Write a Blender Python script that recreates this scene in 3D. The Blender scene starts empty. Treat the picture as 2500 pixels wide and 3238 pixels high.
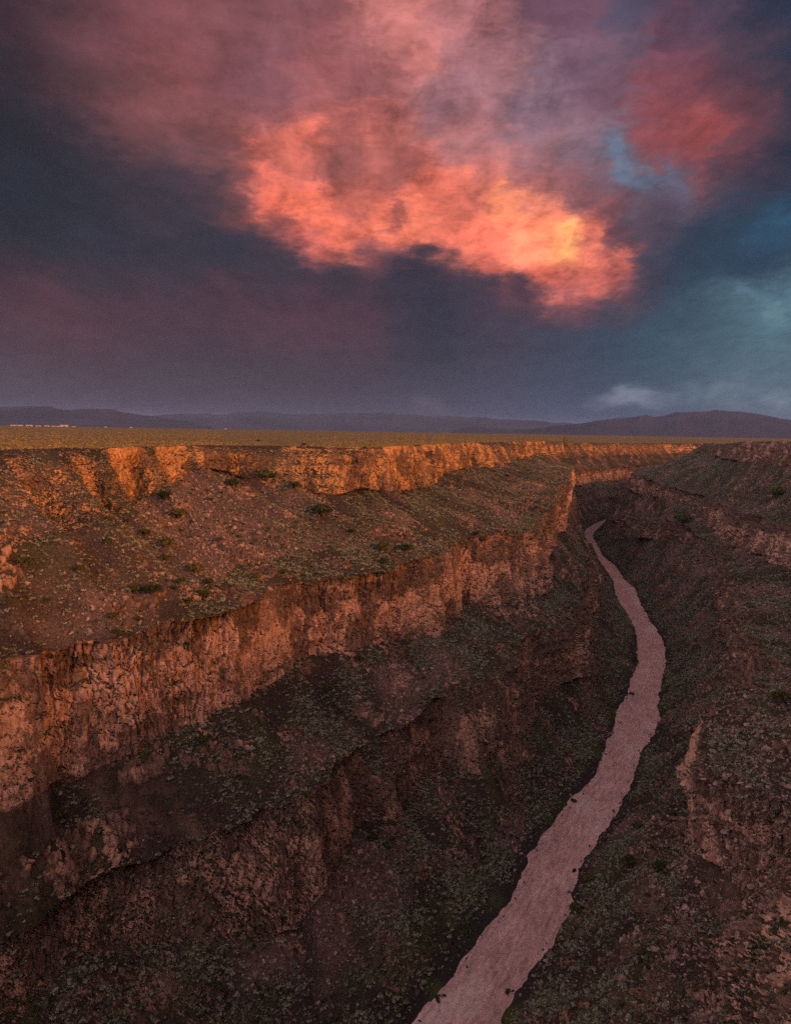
import bpy, math, random
import numpy as np
rad = math.radians
SC = bpy.context.scene
COL = SC.collection
# ------------------------------------------------------------------ camera
FPX = 24 / 36 * 3238.0                 # focal length in photo pixels
PITCH = math.atan(253 / FPX)           # looking slightly down
ROLL = rad(0.95)
CAMZ = 210.4
cd = bpy.data.cameras.new('camera')
cam = bpy.data.objects.new('camera', cd)
COL.objects.link(cam)
cd.sensor_fit = 'VERTICAL'; cd.sensor_height = 36.0; cd.lens = 24.0
cd.clip_start = 0.5; cd.clip_end = 120000.0
from mathutils import Matrix
cam.matrix_world = (Matrix.Translation((0, 0, CAMZ)) @ Matrix.Rotation(rad(90) - PITCH, 4, 'X')
                    @ Matrix.Rotation(ROLL, 4, 'Z'))
SC.camera = cam

def ray(px, py):
    x = (np.asarray(px, float) - 1250) / FPX
    y = -(np.asarray(py, float) - 1619) / FPX
    c, s = math.cos(ROLL), math.sin(ROLL)
    x, y = c * x - s * y, s * x + c * y
    return np.stack([x, math.cos(PITCH) + y * math.sin(PITCH), -math.sin(PITCH) + y * math.cos(PITCH)], -1)

def project(w):
    x = w[:, 0]; dy = w[:, 1]; dz = w[:, 2] - CAMZ
    f = dy * math.cos(PITCH) - dz * math.sin(PITCH)
    u = dy * math.sin(PITCH) + dz * math.cos(PITCH)
    f = np.where(np.abs(f) < 1e-3, 1e-3, f)
    xx = x / f; yy = u / f
    c, s = math.cos(ROLL), math.sin(ROLL)
    a = c * xx + s * yy; b = -s * xx + c * yy
    return 1250 + a * FPX, 1619 - b * FPX, f

# ------------------------------------------------------------------ exposure, world, sun
SC.view_settings.view_transform = 'Standard'
SC.view_settings.look = 'None'
SC.view_settings.exposure = 0.0
SC.view_settings.gamma = 1.0
SUN_AZ, SUN_EL = 122.0, 17.2           # low sun behind the viewer's right shoulder

def lin(c):
    c = np.asarray(c, float) / 255.0
    return np.where(c <= 0.04045, c / 12.92, ((c + 0.055) / 1.055) ** 2.4)

# sky colour samples: (x, y) on the 1686-wide photograph -> direction in the world, colour of the cloud there
SKY = [  # ... , tightness of the patch (0 = broad)
 (0,0,66,48,56,0),(200,30,105,70,78,0),(400,0,132,84,88,0),(600,20,138,90,95,0),(850,0,188,120,115,0),(1000,20,168,113,116,0),
 (1200,20,112,82,98,0),(1330,70,88,84,104,1),(1480,0,80,70,90,0),(1680,20,48,58,78,0),
 (0,190,42,40,48,0),(90,110,84,59,66,0),(170,200,84,60,66,0),(250,180,122,77,78,0),(400,240,140,84,84,0),(560,200,122,84,95,0),(690,160,158,97,98,0),
 (790,150,148,94,98,0),(870,110,184,116,110,0),(950,220,150,110,118,0),(1050,170,160,114,119,0),(1150,230,138,113,128,0),(340,110,135,82,86,0),(500,90,132,86,90,0),
 (1300,180,118,90,105,0),(1450,140,122,78,92,0),(1600,150,88,69,84,0),(1686,190,42,58,78,0),
 (60,290,42,43,53,0),(150,300,50,48,58,0),(290,280,118,76,76,0),(350,350,100,70,76,0),(440,330,124,80,82,0),(590,250,170,98,92,0),(650,265,232,122,98,1),(620,330,200,108,92,1),
 (720,260,170,98,92,1),(720,340,150,92,90,0),(850,290,178,104,95,0),(780,250,188,108,98,1),(1000,310,160,110,112,0),(1150,330,150,110,115,0),(1322,332,102,120,142,1),(1356,382,102,114,134,1),(1255,330,132,108,120,1),(1290,372,134,104,114,1),
 (1440,410,96,104,126,1),(1480,300,158,80,80,0),(1400,260,146,82,86,0),(1600,240,132,74,80,0),(1430,350,140,78,82,1),(1490,395,130,78,84,1),(1540,400,84,72,86,1),(1620,330,92,66,78,0),(1686,330,38,54,74,0),
 (0,420,40,45,57,0),(120,400,46,48,60,0),(250,420,52,52,64,0),(380,450,56,56,70,0),(330,400,66,58,68,0),(450,430,78,62,72,1),(510,430,112,74,78,1),(560,380,236,120,94,1),(590,430,236,118,92,1),(520,350,140,86,86,0),
 (650,430,240,124,96,1),(700,470,246,128,98,1),(760,420,180,98,86,0),(800,470,236,126,96,1),(860,480,246,140,106,1),(900,400,205,108,88,1),(850,360,150,88,84,1),(960,380,226,120,98,1),(1000,420,222,118,96,0),(1090,440,250,150,106,1),(1150,470,246,138,102,1),
 (1040,370,190,112,102,0),(1130,400,170,106,102,1),(1200,410,140,94,98,1),(1260,450,128,84,90,0),(1390,460,94,78,92,0),(1330,520,92,70,82,1),(1550,470,56,70,90,0),(1660,470,52,92,118,1),(1610,510,44,70,92,0),
 (0,550,60,49,61,0),(120,520,50,52,64,0),(250,540,60,58,73,0),(390,560,62,60,75,0),(490,540,56,57,71,1),(560,530,66,60,73,1),(590,480,110,72,76,1),(630,500,205,106,92,1),(680,530,190,100,90,1),(620,570,60,58,72,1),(720,580,58,56,70,1),
 (740,510,236,122,96,1),(800,545,92,66,76,1),(800,520,190,102,92,1),(870,510,232,120,95,1),(880,570,58,55,70,1),(940,540,236,122,96,1),(960,590,74,60,74,1),(1000,550,238,124,98,1),(1050,510,240,124,98,1),(1070,575,220,114,96,1),(1120,530,250,144,108,1),(1200,515,255,158,104,1),(1160,580,232,120,98,1),
 (1250,530,236,132,100,1),(1290,570,226,122,100,1),(1260,510,190,104,94,1),(1330,560,170,94,90,1),(1180,625,222,114,96,1),(1250,620,222,114,96,1),(1310,610,196,104,98,1),(1350,630,110,74,88,1),(1100,615,110,72,80,1),(1040,640,72,60,76,1),(1130,660,84,62,80,1),(1240,665,120,74,86,1),(1310,670,74,66,82,1),
 (1400,560,66,68,86,1),(1390,620,60,62,80,1),(1500,570,46,64,84,0),(1620,570,42,64,84,0),(980,615,66,60,74,1),(1400,510,80,72,88,1),
 (1340,558,226,120,100,2),(1325,550,240,130,104,2),(1275,512,240,130,100,2),(1210,516,255,196,116,2),(1222,520,255,170,108,2),(1085,606,70,58,72,2),(1110,612,66,58,72,2),(1590,625,104,134,146,2),(1620,640,96,126,140,2),(1655,668,112,146,156,2),(1330,350,106,130,152,2),(1338,370,106,128,150,2),(1365,388,102,120,142,2),(1400,398,98,114,136,2),(1435,404,96,110,132,2),(845,455,150,84,84,2),(855,470,160,88,84,2),
 (0,650,92,58,69,0),(120,690,112,64,73,0),(240,720,100,62,73,0),(200,620,74,58,70,0),(350,640,96,60,73,0),(340,560,66,58,71,0),(440,690,88,62,74,0),(540,670,110,66,77,0),(660,690,116,67,79,0),(770,710,118,68,80,0),(560,610,62,58,73,0),(700,640,70,58,73,0),
 (830,660,80,60,76,0),(900,640,60,57,74,0),(930,710,62,59,76,0),(1050,700,74,64,81,0),(1180,720,66,66,84,0),(1320,740,54,74,92,0),(1450,700,62,88,102,0),(1580,630,90,120,134,1),(1540,670,70,96,112,0),(1670,670,98,134,148,0),
 (0,760,88,68,80,0),(150,770,84,65,76,0),(300,770,80,63,75,0),(450,770,78,62,75,0),(600,770,74,62,75,0),(750,780,70,62,76,0),(900,780,66,62,78,0),(1050,790,66,68,85,0),(1200,800,62,76,93,0),(1350,790,62,88,104,0),(1500,770,72,102,116,0),(1660,770,78,108,121,0),
 (0,850,94,80,92,0),(150,850,94,79,91,0),(300,850,94,78,90,0),(450,850,92,76,88,0),(600,850,90,76,88,0),(750,855,88,76,90,0),(900,860,88,80,96,0),(1050,860,78,80,100,0),(1200,870,72,84,106,0),(1302,848,140,147,162,2),(1318,838,168,172,184,2),(1330,846,150,156,170,2),(1346,840,162,168,180,2),(1364,845,150,157,170,2),(1384,849,140,148,162,2),(1284,853,118,128,144,2),(1262,857,108,118,136,2),(1410,853,118,130,146,2),(1440,848,112,126,142,2),(1480,838,108,126,140,2),(1530,836,112,130,142,2),(1640,842,120,138,148,2),(1668,850,124,140,150,2),(900,862,104,92,104,2),(930,866,100,90,104,2),(1335,818,62,82,98,1),(1270,835,66,80,98,1),(1350,880,72,86,108,0),(1460,870,80,98,116,0),(1560,838,112,130,142,1),(1600,870,92,110,126,0),(1686,850,100,122,134,0),
 (-250,300,36,36,46,0),(-250,700,80,56,66,0),(-300,0,60,46,54,0),(1950,200,40,54,74,0),(1950,600,60,84,100,0),(1950,850,84,106,120,0),(200,-200,100,68,76,0),(600,-200,130,86,92,0),(1000,-200,140,98,104,0),(1400,-200,80,70,88,0),
 (0,960,90,76,86,0),(400,960,90,76,86,0),(800,960,86,76,88,0),(1200,960,76,84,104,0),(1600,960,84,102,118,0),
]
EXTRA = [  # sky outside the frame: (azimuth, elevation, k, weight, linear rgb)
 (0, 78, 9.0, 3e-3, (0.36, 0.26, 0.27)),
 (180, 12, 5.0, 2e-3, (0.98, 0.80, 0.82)),
 (122, 8, 9.0, 4e-3, (1.6, 0.75, 0.48)),
 (-85, 30, 6.0, 2e-3, (1.05, 0.80, 0.78)),
 (75, 25, 7.0, 2e-3, (0.12, 0.12, 0.15)),
 (0, -40, 4.0, 1e-3, (0.030, 0.024, 0.022)),
]

def nd(nt, typ, **kw):
    n = nt.nodes.new(typ)
    for k, v in kw.items():
        if k.startswith('i_'):
            n.inputs[int(k[2:]) if k[2:].isdigit() else k[2:]].default_value = v
        else:
            setattr(n, k, v)
    return n

def vm(nt, op, a, b=None, c=None):
    n = nt.nodes.new('ShaderNodeVectorMath'); n.operation = op
    for i, v in enumerate((a, b, c)):
        if v is None: continue
        if hasattr(v, 'type') and hasattr(v, 'node'): nt.links.new(v, n.inputs[i])
        elif isinstance(v, (int, float)): n.inputs[i].default_value = (v, v, v)
        else: n.inputs[i].default_value = tuple(v)
    if op in ('DOT_PRODUCT', 'LENGTH', 'DISTANCE'): return n.outputs['Value']
    if op == 'SCALE': return n.outputs[0]
    return n.outputs[0]

def mt(nt, op, a, b=None, c=None, clamp=False):
    n = nt.nodes.new('ShaderNodeMath'); n.operation = op; n.use_clamp = clamp
    for i, v in enumerate((a, b, c)):
        if v is None: continue
        if hasattr(v, 'node'): nt.links.new(v, n.inputs[i])
        else: n.inputs[i].default_value = v
    return n.outputs[0]

def noise(nt, vec, scale, detail=4.0, rough=0.55, dim='3D', dist=0.0, lac=2.0):
    n = nt.nodes.new('ShaderNodeTexNoise'); n.noise_dimensions = dim
    nt.links.new(vec, n.inputs['Vector'])
    n.inputs['Scale'].default_value = scale; n.inputs['Detail'].default_value = detail
    n.inputs['Roughness'].default_value = rough; n.inputs['Distortion'].default_value = dist
    n.inputs['Lacunarity'].default_value = lac
    return n

def ramp(nt, fac, stops, interp='LINEAR'):
    n = nt.nodes.new('ShaderNodeValToRGB'); n.color_ramp.interpolation = interp
    e = n.color_ramp.elements
    while len(e) < len(stops): e.new(0.5)
    for k, (p, c) in enumerate(stops):
        e[k].position = p
        e[k].color = (c, c, c, 1) if isinstance(c, (int, float)) else (*c, 1)
    nt.links.new(fac, n.inputs[0])
    return n.outputs[0]

def mixc(nt, fac, a, b, blend='MIX'):
    n = nt.nodes.new('ShaderNodeMix'); n.data_type = 'RGBA'; n.blend_type = blend
    for s, v in ((n.inputs[0], fac), (n.inputs[6], a), (n.inputs[7], b)):
        if hasattr(v, 'node'): nt.links.new(v, s)
        elif isinstance(v, (int, float)): s.default_value = v
        else: s.default_value = (*v, 1)
    return n.outputs[2]

def build_world():
    w = bpy.data.worlds.new('World'); SC.world = w; w.use_nodes = True
    nt = w.node_tree; nt.nodes.clear()
    tc = nt.nodes.new('ShaderNodeTexCoord')
    d = tc.outputs['Generated']
    sep = nt.nodes.new('ShaderNodeSeparateXYZ'); nt.links.new(d, sep.inputs[0])
    # cloud-deck coordinates: the direction carried up to a flat layer of cloud
    zz = mt(nt, 'ADD', mt(nt, 'MAXIMUM', sep.outputs[2], 0.0), 0.16)
    cx = nt.nodes.new('ShaderNodeCombineXYZ')
    nt.links.new(mt(nt, 'DIVIDE', sep.outputs[0], zz), cx.inputs[0])
    nt.links.new(mt(nt, 'DIVIDE', sep.outputs[1], zz), cx.inputs[1])
    q = cx.outputs[0]
    # turn and stretch the deck coordinates a little so that strands run up-left
    qm = nt.nodes.new('ShaderNodeMapping'); nt.links.new(q, qm.inputs[0])
    qm.inputs['Rotation'].default_value = (0, 0, rad(24)); qm.inputs['Scale'].default_value = (1.5, 0.8, 1)
    q2 = qm.outputs[0]
    n1 = noise(nt, q, 1.7, 7.0, 0.58)
    n2 = noise(nt, q2, 5.0, 6.0, 0.62)
    dm = nt.nodes.new('ShaderNodeMapping'); nt.links.new(d, dm.inputs[0])
    dm.inputs['Rotation'].default_value = (0, rad(-26), 0); dm.inputs['Scale'].default_value = (0.42, 1.0, 1.25)
    n3 = noise(nt, dm.outputs[0], 19.0, 9.0, 0.69)
    w1 = vm(nt, 'SUBTRACT', n1.outputs['Color'], (0.5, 0.5, 0.5))
    w2 = vm(nt, 'SUBTRACT', n2.outputs['Color'], (0.5, 0.5, 0.5))
    w3 = vm(nt, 'SUBTRACT', n3.outputs['Color'], (0.5, 0.5, 0.5))
    # damp the warp towards the horizon
    damp = mt(nt, 'MULTIPLY_ADD', sep.outputs[2], 2.4, 0.2, clamp=True)
    wsum = vm(nt, 'ADD', vm(nt, 'MULTIPLY', w1, 0.035), vm(nt, 'ADD', vm(nt, 'MULTIPLY', w2, 0.045), vm(nt, 'MULTIPLY', w3, 0.135)))
    wsum = vm(nt, 'MULTIPLY', wsum, damp)
    dw = vm(nt, 'NORMALIZE', vm(nt, 'ADD', d, wsum))
    acc = None; wacc = None
    pts = []
    for x, y, r, g, b, tight in SKY:
        if y > 530 and x < 1000 and not tight: r, g, b = r * 0.88, g * 0.95, b * 0.95      # slate storm cloud low on the left
        v = ray(x / 0.6744, y / 0.6744); v = v / np.linalg.norm(v)
        pts.append((v, 22000.0 if tight == 2 else 4200.0 if tight else (850.0 if x < 480 and y < 460 else 1500.0) if y < 640 else 700.0, 1.5 if tight == 2 else 1.0 if tight else 0.6, lin((r, g, b)) ** (1 / 2.2)))
    for az, el, k, wt, c in EXTRA:
        v = (math.sin(rad(az)) * math.cos(rad(el)), math.cos(rad(az)) * math.cos(rad(el)), math.sin(rad(el)))
        pts.append((v, k, wt, tuple(a ** (1 / 2.2) for a in c)))
    for v, k, wt, c in pts:
        dk = dw if acc is None else vm(nt, 'MULTIPLY_ADD', acc, 1e-20, dw)     # keeps the sums in order
        e = mt(nt, 'EXPONENT', mt(nt, 'MULTIPLY_ADD', vm(nt, 'DOT_PRODUCT', dk, v), k, -k + math.log(wt)))
        acc = vm(nt, 'MULTIPLY', e, c) if acc is None else vm(nt, 'MULTIPLY_ADD', e, c, acc)
        wacc = e if wacc is None else mt(nt, 'ADD', wacc, e)
    base = vm(nt, 'POWER', vm(nt, 'DIVIDE', acc, wacc), 2.36)
    # thick and thin cloud: brightness varies with the density of the deck
    th = noise(nt, q2, 6.5, 9.0, 0.66, dist=0.4)
    th2 = noise(nt, vm(nt, 'ADD', dm.outputs[0], vm(nt, 'MULTIPLY', w3, 0.10)), 20.0, 9.0, 0.70)
    t = mt(nt, 'ADD', mt(nt, 'MULTIPLY', th.outputs[0], 0.5), mt(nt, 'MULTIPLY', th2.outputs[0], 0.5))
    lum = vm(nt, 'DOT_PRODUCT', base, (0.5, 0.35, 0.15))
    amp = mt(nt, 'MINIMUM', mt(nt, 'MULTIPLY_ADD', lum, 4.2, 0.34), 1.5)
    amp = mt(nt, 'MULTIPLY', amp, mt(nt, 'MULTIPLY_ADD', sep.outputs[2], 3.2, 0.4, clamp=True))
    g = mt(nt, 'MULTIPLY_ADD', mt(nt, 'SUBTRACT', t, 0.5), mt(nt, 'MULTIPLY', amp, 2.7), 1.0)
    g = mt(nt, 'MINIMUM', mt(nt, 'MAXIMUM', g, 0.35), 1.45)
    g = mt(nt, 'MULTIPLY', g, mt(nt, 'ADD', mt(nt, 'MINIMUM', mt(nt, 'MULTIPLY', lum, 0.8), 0.28), 0.95))
    col = vm(nt, 'MULTIPLY', vm(nt, 'MULTIPLY', base, g), (1.0, 0.95, 0.965))
    # clear dusk air behind the cloud
    sk = nt.nodes.new('ShaderNodeTexSky'); sk.sky_type = 'NISHITA'; sk.sun_disc = False
    sk.sun_elevation = rad(2.0); sk.sun_rotation = rad(SUN_AZ)
    col = vm(nt, 'ADD', col, vm(nt, 'MULTIPLY', sk.outputs[0], 0.004))
    bg = nt.nodes.new('ShaderNodeBackground'); nt.links.new(col, bg.inputs[0]); bg.inputs[1].default_value = 1.0
    o = nt.nodes.new('ShaderNodeOutputWorld'); nt.links.new(bg.outputs[0], o.inputs[0])
    w.cycles.sampling_method = 'MANUAL'; w.cycles.sample_map_resolution = 512
build_world()

sl = bpy.data.lights.new('sun', 'SUN'); sl.energy = 3.6; sl.color = (1.0, 0.36, 0.07); sl.angle = rad(13)
so = bpy.data.objects.new('sun', sl); COL.objects.link(so)
sd = (math.sin(rad(SUN_AZ)) * math.cos(rad(SUN_EL)), math.cos(rad(SUN_AZ)) * math.cos(rad(SUN_EL)), math.sin(rad(SUN_EL)))
from mathutils import Vector
so.rotation_euler = Vector(sd).to_track_quat('Z', 'Y').to_euler()
so.location = (300, -300, 500)
SC.cycles.max_bounces = 4; SC.cycles.diffuse_bounces = 2; SC.cycles.glossy_bounces = 2
SC.cycles.volume_bounces = 0; SC.cycles.use_denoising = False
SC.cycles.use_adaptive_sampling = True; SC.cycles.adaptive_threshold = 0.02

# ------------------------------------------------------------------ helpers
rng = np.random.default_rng(7)
random.seed(7)

def hash3(ix, iy, iz, seed):
    h = (ix.astype(np.uint32) * np.uint32(374761393) + iy.astype(np.uint32) * np.uint32(668265263)
         + iz.astype(np.uint32) * np.uint32(2147483647) + np.uint32(seed * 974711 & 0xffffffff))
    h ^= h >> np.uint32(13); h *= np.uint32(1274126177); h ^= h >> np.uint32(16); h *= np.uint32(2246822519); h ^= h >> np.uint32(13)
    return (h & np.uint32(0xffffff)).astype(np.float32) / np.float32(0xffffff)

def vnoise(p, seed=0):
    """value noise, -1..1"""
    i = np.floor(p).astype(np.int32); f = (p - i).astype(np.float32)
    f = f * f * f * (f * (f * 6 - 15) + 10)
    r = 0
    for a in (0, 1):
        wx = f[:, 0] if a else 1 - f[:, 0]
        for b in (0, 1):
            wy = f[:, 1] if b else 1 - f[:, 1]
            for c in (0, 1):
                wz = f[:, 2] if c else 1 - f[:, 2]
                r = r + wx * wy * wz * hash3(i[:, 0] + a, i[:, 1] + b, i[:, 2] + c, seed)
    return r * 2 - 1

def fbm(p, octv=3, seed=0, gain=0.5):
    r = 0; a = 1.0; t = 0; q = p.astype(np.float32)
    for k in range(octv):
        r = r + a * vnoise(q, seed + k * 17); t += a; a *= gain; q = q * 2.03 + 11.3
    return r / t

def cells(p, seed=0):
    """cellular noise over the 8 nearest cells: (random value of the nearest cell, F2-F1)"""
    b = np.floor(p - 0.5).astype(np.int32)
    f1 = np.full(len(p), 9e9, np.float32); f2 = f1.copy(); v = np.zeros(len(p), np.float32)
    for a in (0, 1):
        for c in (0, 1):
            for e in (0, 1):
                ix, iy, iz = b[:, 0] + a, b[:, 1] + c, b[:, 2] + e
                q = np.stack([ix + 0.15 + 0.7 * hash3(ix, iy, iz, seed), iy + 0.15 + 0.7 * hash3(ix, iy, iz, seed + 1),
                              iz + 0.15 + 0.7 * hash3(ix, iy, iz, seed + 2)], 1)
                d = ((p - q) ** 2).sum(1).astype(np.float32)
                near = d < f1
                f2 = np.where(near, f1, np.minimum(f2, d))
                v = np.where(near, hash3(ix, iy, iz, seed + 3), v)
                f1 = np.where(near, d, f1)
    return v, np.sqrt(f2) - np.sqrt(f1)

def mesh_from(name, verts, faces, mats=(), smooth=False, attrs=None):
    """faces: (n,4) or (n,3) int array"""
    me = bpy.data.meshes.new(name)
    nf, k = faces.shape
    me.vertices.add(len(verts)); me.vertices.foreach_set('co', np.ascontiguousarray(verts, np.float32).ravel())
    me.loops.add(nf * k); me.loops.foreach_set('vertex_index', np.ascontiguousarray(faces, np.int32).ravel())
    me.polygons.add(nf); me.polygons.foreach_set('loop_start', np.arange(0, nf * k, k, dtype=np.int32))
    me.polygons.foreach_set('loop_total', np.full(nf, k, np.int32))
    me.polygons.foreach_set('use_smooth', np.full(nf, smooth))
    for a, val in (attrs or {}).items():
        if val.ndim == 1:
            at = me.attributes.new(a, 'FLOAT', 'POINT'); at.data.foreach_set('value', np.ascontiguousarray(val, np.float32))
        else:
            at = me.attributes.new(a, 'FLOAT_VECTOR', 'POINT'); at.data.foreach_set('vector', np.ascontiguousarray(val, np.float32).ravel())
    for m in mats: me.materials.append(m)
    me.update(calc_edges=True)
    return me

def link(name, me, parent=None):
    o = bpy.data.objects.new(name, me); COL.objects.link(o)
    if parent: o.parent = parent
    return o

def tag(o, label, cat, group=None, kind=None):
    if label: o['label'] = label
    if cat: o['category'] = cat
    if group: o['group'] = group
    if kind: o['kind'] = kind
    return o

def grid_faces(nr, nc):
    i = np.arange(nr * nc).reshape(nr, nc)
    return np.stack([i[:-1, :-1], i[1:, :-1], i[1:, 1:], i[:-1, 1:]], -1).reshape(-1, 4)

def new_mat(name):
    m = bpy.data.materials.new(name); m.use_nodes = True
    nt = m.node_tree; b = nt.nodes['Principled BSDF']
    return m, nt, b

# ------------------------------------------------------------------ materials
def mat_terrain():
    m, nt, b = new_mat('canyon_rock_and_soil')
    geo = nt.nodes.new('ShaderNodeNewGeometry'); pos = geo.outputs['Position']
    at = nt.nodes.new('ShaderNodeAttribute'); at.attribute_name = 'cliff'
    at2 = nt.nodes.new('ShaderNodeAttribute'); at2.attribute_name = 'scree'
    sepn = nt.nodes.new('ShaderNodeSeparateXYZ'); nt.links.new(geo.outputs['True Normal'], sepn.inputs[0])
    sepp = nt.nodes.new('ShaderNodeSeparateXYZ'); nt.links.new(pos, sepp.inputs[0])
    mp = nt.nodes.new('ShaderNodeMapping'); nt.links.new(pos, mp.inputs[0]); mp.inputs['Scale'].default_value = (1, 1, 0.14)
    st = mp.outputs[0]
    mp2 = nt.nodes.new('ShaderNodeMapping'); nt.links.new(pos, mp2.inputs[0]); mp2.inputs['Scale'].default_value = (1, 1, 0.6)
    nbig = noise(nt, pos, 0.03, 4, 0.6).outputs[0]
    nmid = noise(nt, mp2.outputs[0], 0.085, 7, 0.64).outputs[0]
    nfine = noise(nt, st, 0.9, 4, 0.6).outputs[0]
    nfine2 = noise(nt, pos, 1.6, 3, 0.6).outputs[0]
    # rock: salmon fresh faces, red-brown, dark varnish
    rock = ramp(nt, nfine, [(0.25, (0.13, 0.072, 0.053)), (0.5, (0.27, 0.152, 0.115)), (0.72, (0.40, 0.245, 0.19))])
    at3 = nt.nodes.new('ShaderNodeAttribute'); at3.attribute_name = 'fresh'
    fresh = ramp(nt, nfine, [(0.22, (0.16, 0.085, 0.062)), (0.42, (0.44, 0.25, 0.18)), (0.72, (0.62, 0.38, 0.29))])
    at4 = nt.nodes.new('ShaderNodeAttribute'); at4.attribute_name = 'sun_tint'       # orange of the low sun painted into the left rim cliff's rock colour
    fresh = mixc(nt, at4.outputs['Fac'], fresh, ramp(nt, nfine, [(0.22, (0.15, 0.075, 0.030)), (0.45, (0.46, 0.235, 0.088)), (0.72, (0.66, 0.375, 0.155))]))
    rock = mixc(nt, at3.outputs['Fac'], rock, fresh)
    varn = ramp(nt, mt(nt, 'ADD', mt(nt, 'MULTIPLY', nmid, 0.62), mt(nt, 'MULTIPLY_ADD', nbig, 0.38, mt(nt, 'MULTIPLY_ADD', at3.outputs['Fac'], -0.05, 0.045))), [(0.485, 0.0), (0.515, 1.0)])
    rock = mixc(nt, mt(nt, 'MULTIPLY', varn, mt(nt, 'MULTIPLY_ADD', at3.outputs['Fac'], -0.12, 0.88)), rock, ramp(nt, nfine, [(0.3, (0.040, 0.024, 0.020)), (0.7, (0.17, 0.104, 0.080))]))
    gl = noise(nt, pos, 0.35, 5, 0.65).outputs[0]
    rock = mixc(nt, ramp(nt, gl, [(0.56, 0.0), (0.66, 0.6)]), rock, (0.17, 0.145, 0.115))
    # soil on the slopes: brown-red with dry grass
    soil = ramp(nt, nfine2, [(0.3, (0.014, 0.010, 0.0085)), (0.55, (0.038, 0.026, 0.021)), (0.75, (0.105, 0.071, 0.057))])
    grass = ramp(nt, noise(nt, pos, 0.05, 5, 0.6).outputs[0], [(0.45, 0.0), (0.62, 0.75)])
    soil = mixc(nt, grass, soil, ramp(nt, nfine2, [(0.3, (0.022, 0.023, 0.010)), (0.7, (0.075, 0.070, 0.034))]))
    scree = ramp(nt, nfine2, [(0.3, (0.035, 0.023, 0.021)), (0.7, (0.17, 0.112, 0.098))])
    soil = mixc(nt, at2.outputs['Fac'], soil, scree)
    steep = ramp(nt, sepn.outputs[2], [(0.42, 1.0), (0.68, 0.0)])
    cm = mt(nt, 'ADD', mt(nt, 'MULTIPLY', at.outputs['Fac'], 0.85), mt(nt, 'MULTIPLY_ADD', steep, 0.9, -0.55))
    cm = mt(nt, 'ADD', cm, mt(nt, 'MULTIPLY_ADD', nmid, 0.8, -0.4), clamp=True)
    cm = ramp(nt, cm, [(0.3, 0.0), (0.55, 1.0)])
    col = mixc(nt, cm, soil, rock)
    # wet dark boulders and mud line by the water, plus some green
    lowz = mt(nt, 'MULTIPLY_ADD', sepp.outputs[2], -0.14, 1.0, clamp=True)
    wet = ramp(nt, mt(nt, 'MULTIPLY', lowz, mt(nt, 'ADD', nfine2, 0.45)), [(0.3, 0.0), (0.6, 1.0)])
    col = mixc(nt, wet, col, (0.030, 0.026, 0.024))
    green = mt(nt, 'MULTIPLY', mt(nt, 'MULTIPLY_ADD', sepp.outputs[2], -0.07, 1.2, clamp=True), ramp(nt, noise(nt, pos, 0.025, 4, 0.6).outputs[0], [(0.52, 0.0), (0.6, 1.0)]))
    col = mixc(nt, mt(nt, 'MULTIPLY', green, 0.8), col, (0.055, 0.075, 0.018))
    nt.links.new(col, b.inputs['Base Color'])
    b.inputs['Roughness'].default_value = 0.92; b.inputs['Specular IOR Level'].default_value = 0.15
    bp = nt.nodes.new('ShaderNodeBump'); bp.inputs['Strength'].default_value = 0.9; bp.inputs['Distance'].default_value = 0.7
    hb = mt(nt, 'ADD', noise(nt, st, 0.8, 5, 0.65).outputs[0], mt(nt, 'MULTIPLY', nfine2, 0.5))
    nt.links.new(hb, bp.inputs['Height']); nt.links.new(bp.outputs[0], b.inputs['Normal'])
    return m

def mat_plain():
    m, nt, b = new_mat('sagebrush_plain')
    geo = nt.nodes.new('ShaderNodeNewGeometry'); pos = geo.outputs['Position']
    a = noise(nt, pos, 0.35, 4, 0.6).outputs[0]
    c = noise(nt, pos, 0.006, 5, 0.6).outputs[0]
    e = noise(nt, pos, 0.0012, 4, 0.6).outputs[0]
    a = mt(nt, 'ADD', mt(nt, 'MULTIPLY', a, 0.6), mt(nt, 'MULTIPLY', noise(nt, pos, 4.0, 6, 0.7).outputs[0], 0.4))
    col = ramp(nt, a, [(0.32, (0.040, 0.035, 0.016)), (0.5, (0.115, 0.097, 0.046)), (0.68, (0.21, 0.18, 0.09))])
    col = mixc(nt, ramp(nt, c, [(0.4, 0.0), (0.62, 0.65)]), col, (0.15, 0.105, 0.055))
    col = mixc(nt, ramp(nt, e, [(0.5, 0.0), (0.65, 0.5)]), col, (0.10, 0.085, 0.045))
    nt.links.new(col, b.inputs['Base Color']); b.inputs['Roughness'].default_value = 0.95; b.inputs['Specular IOR Level'].default_value = 0.1
    bp = nt.nodes.new('ShaderNodeBump'); bp.inputs['Strength'].default_value = 0.6; bp.inputs['Distance'].default_value = 0.8
    nt.links.new(a, bp.inputs['Height']); nt.links.new(bp.outputs[0], b.inputs['Normal'])
    return m

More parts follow.
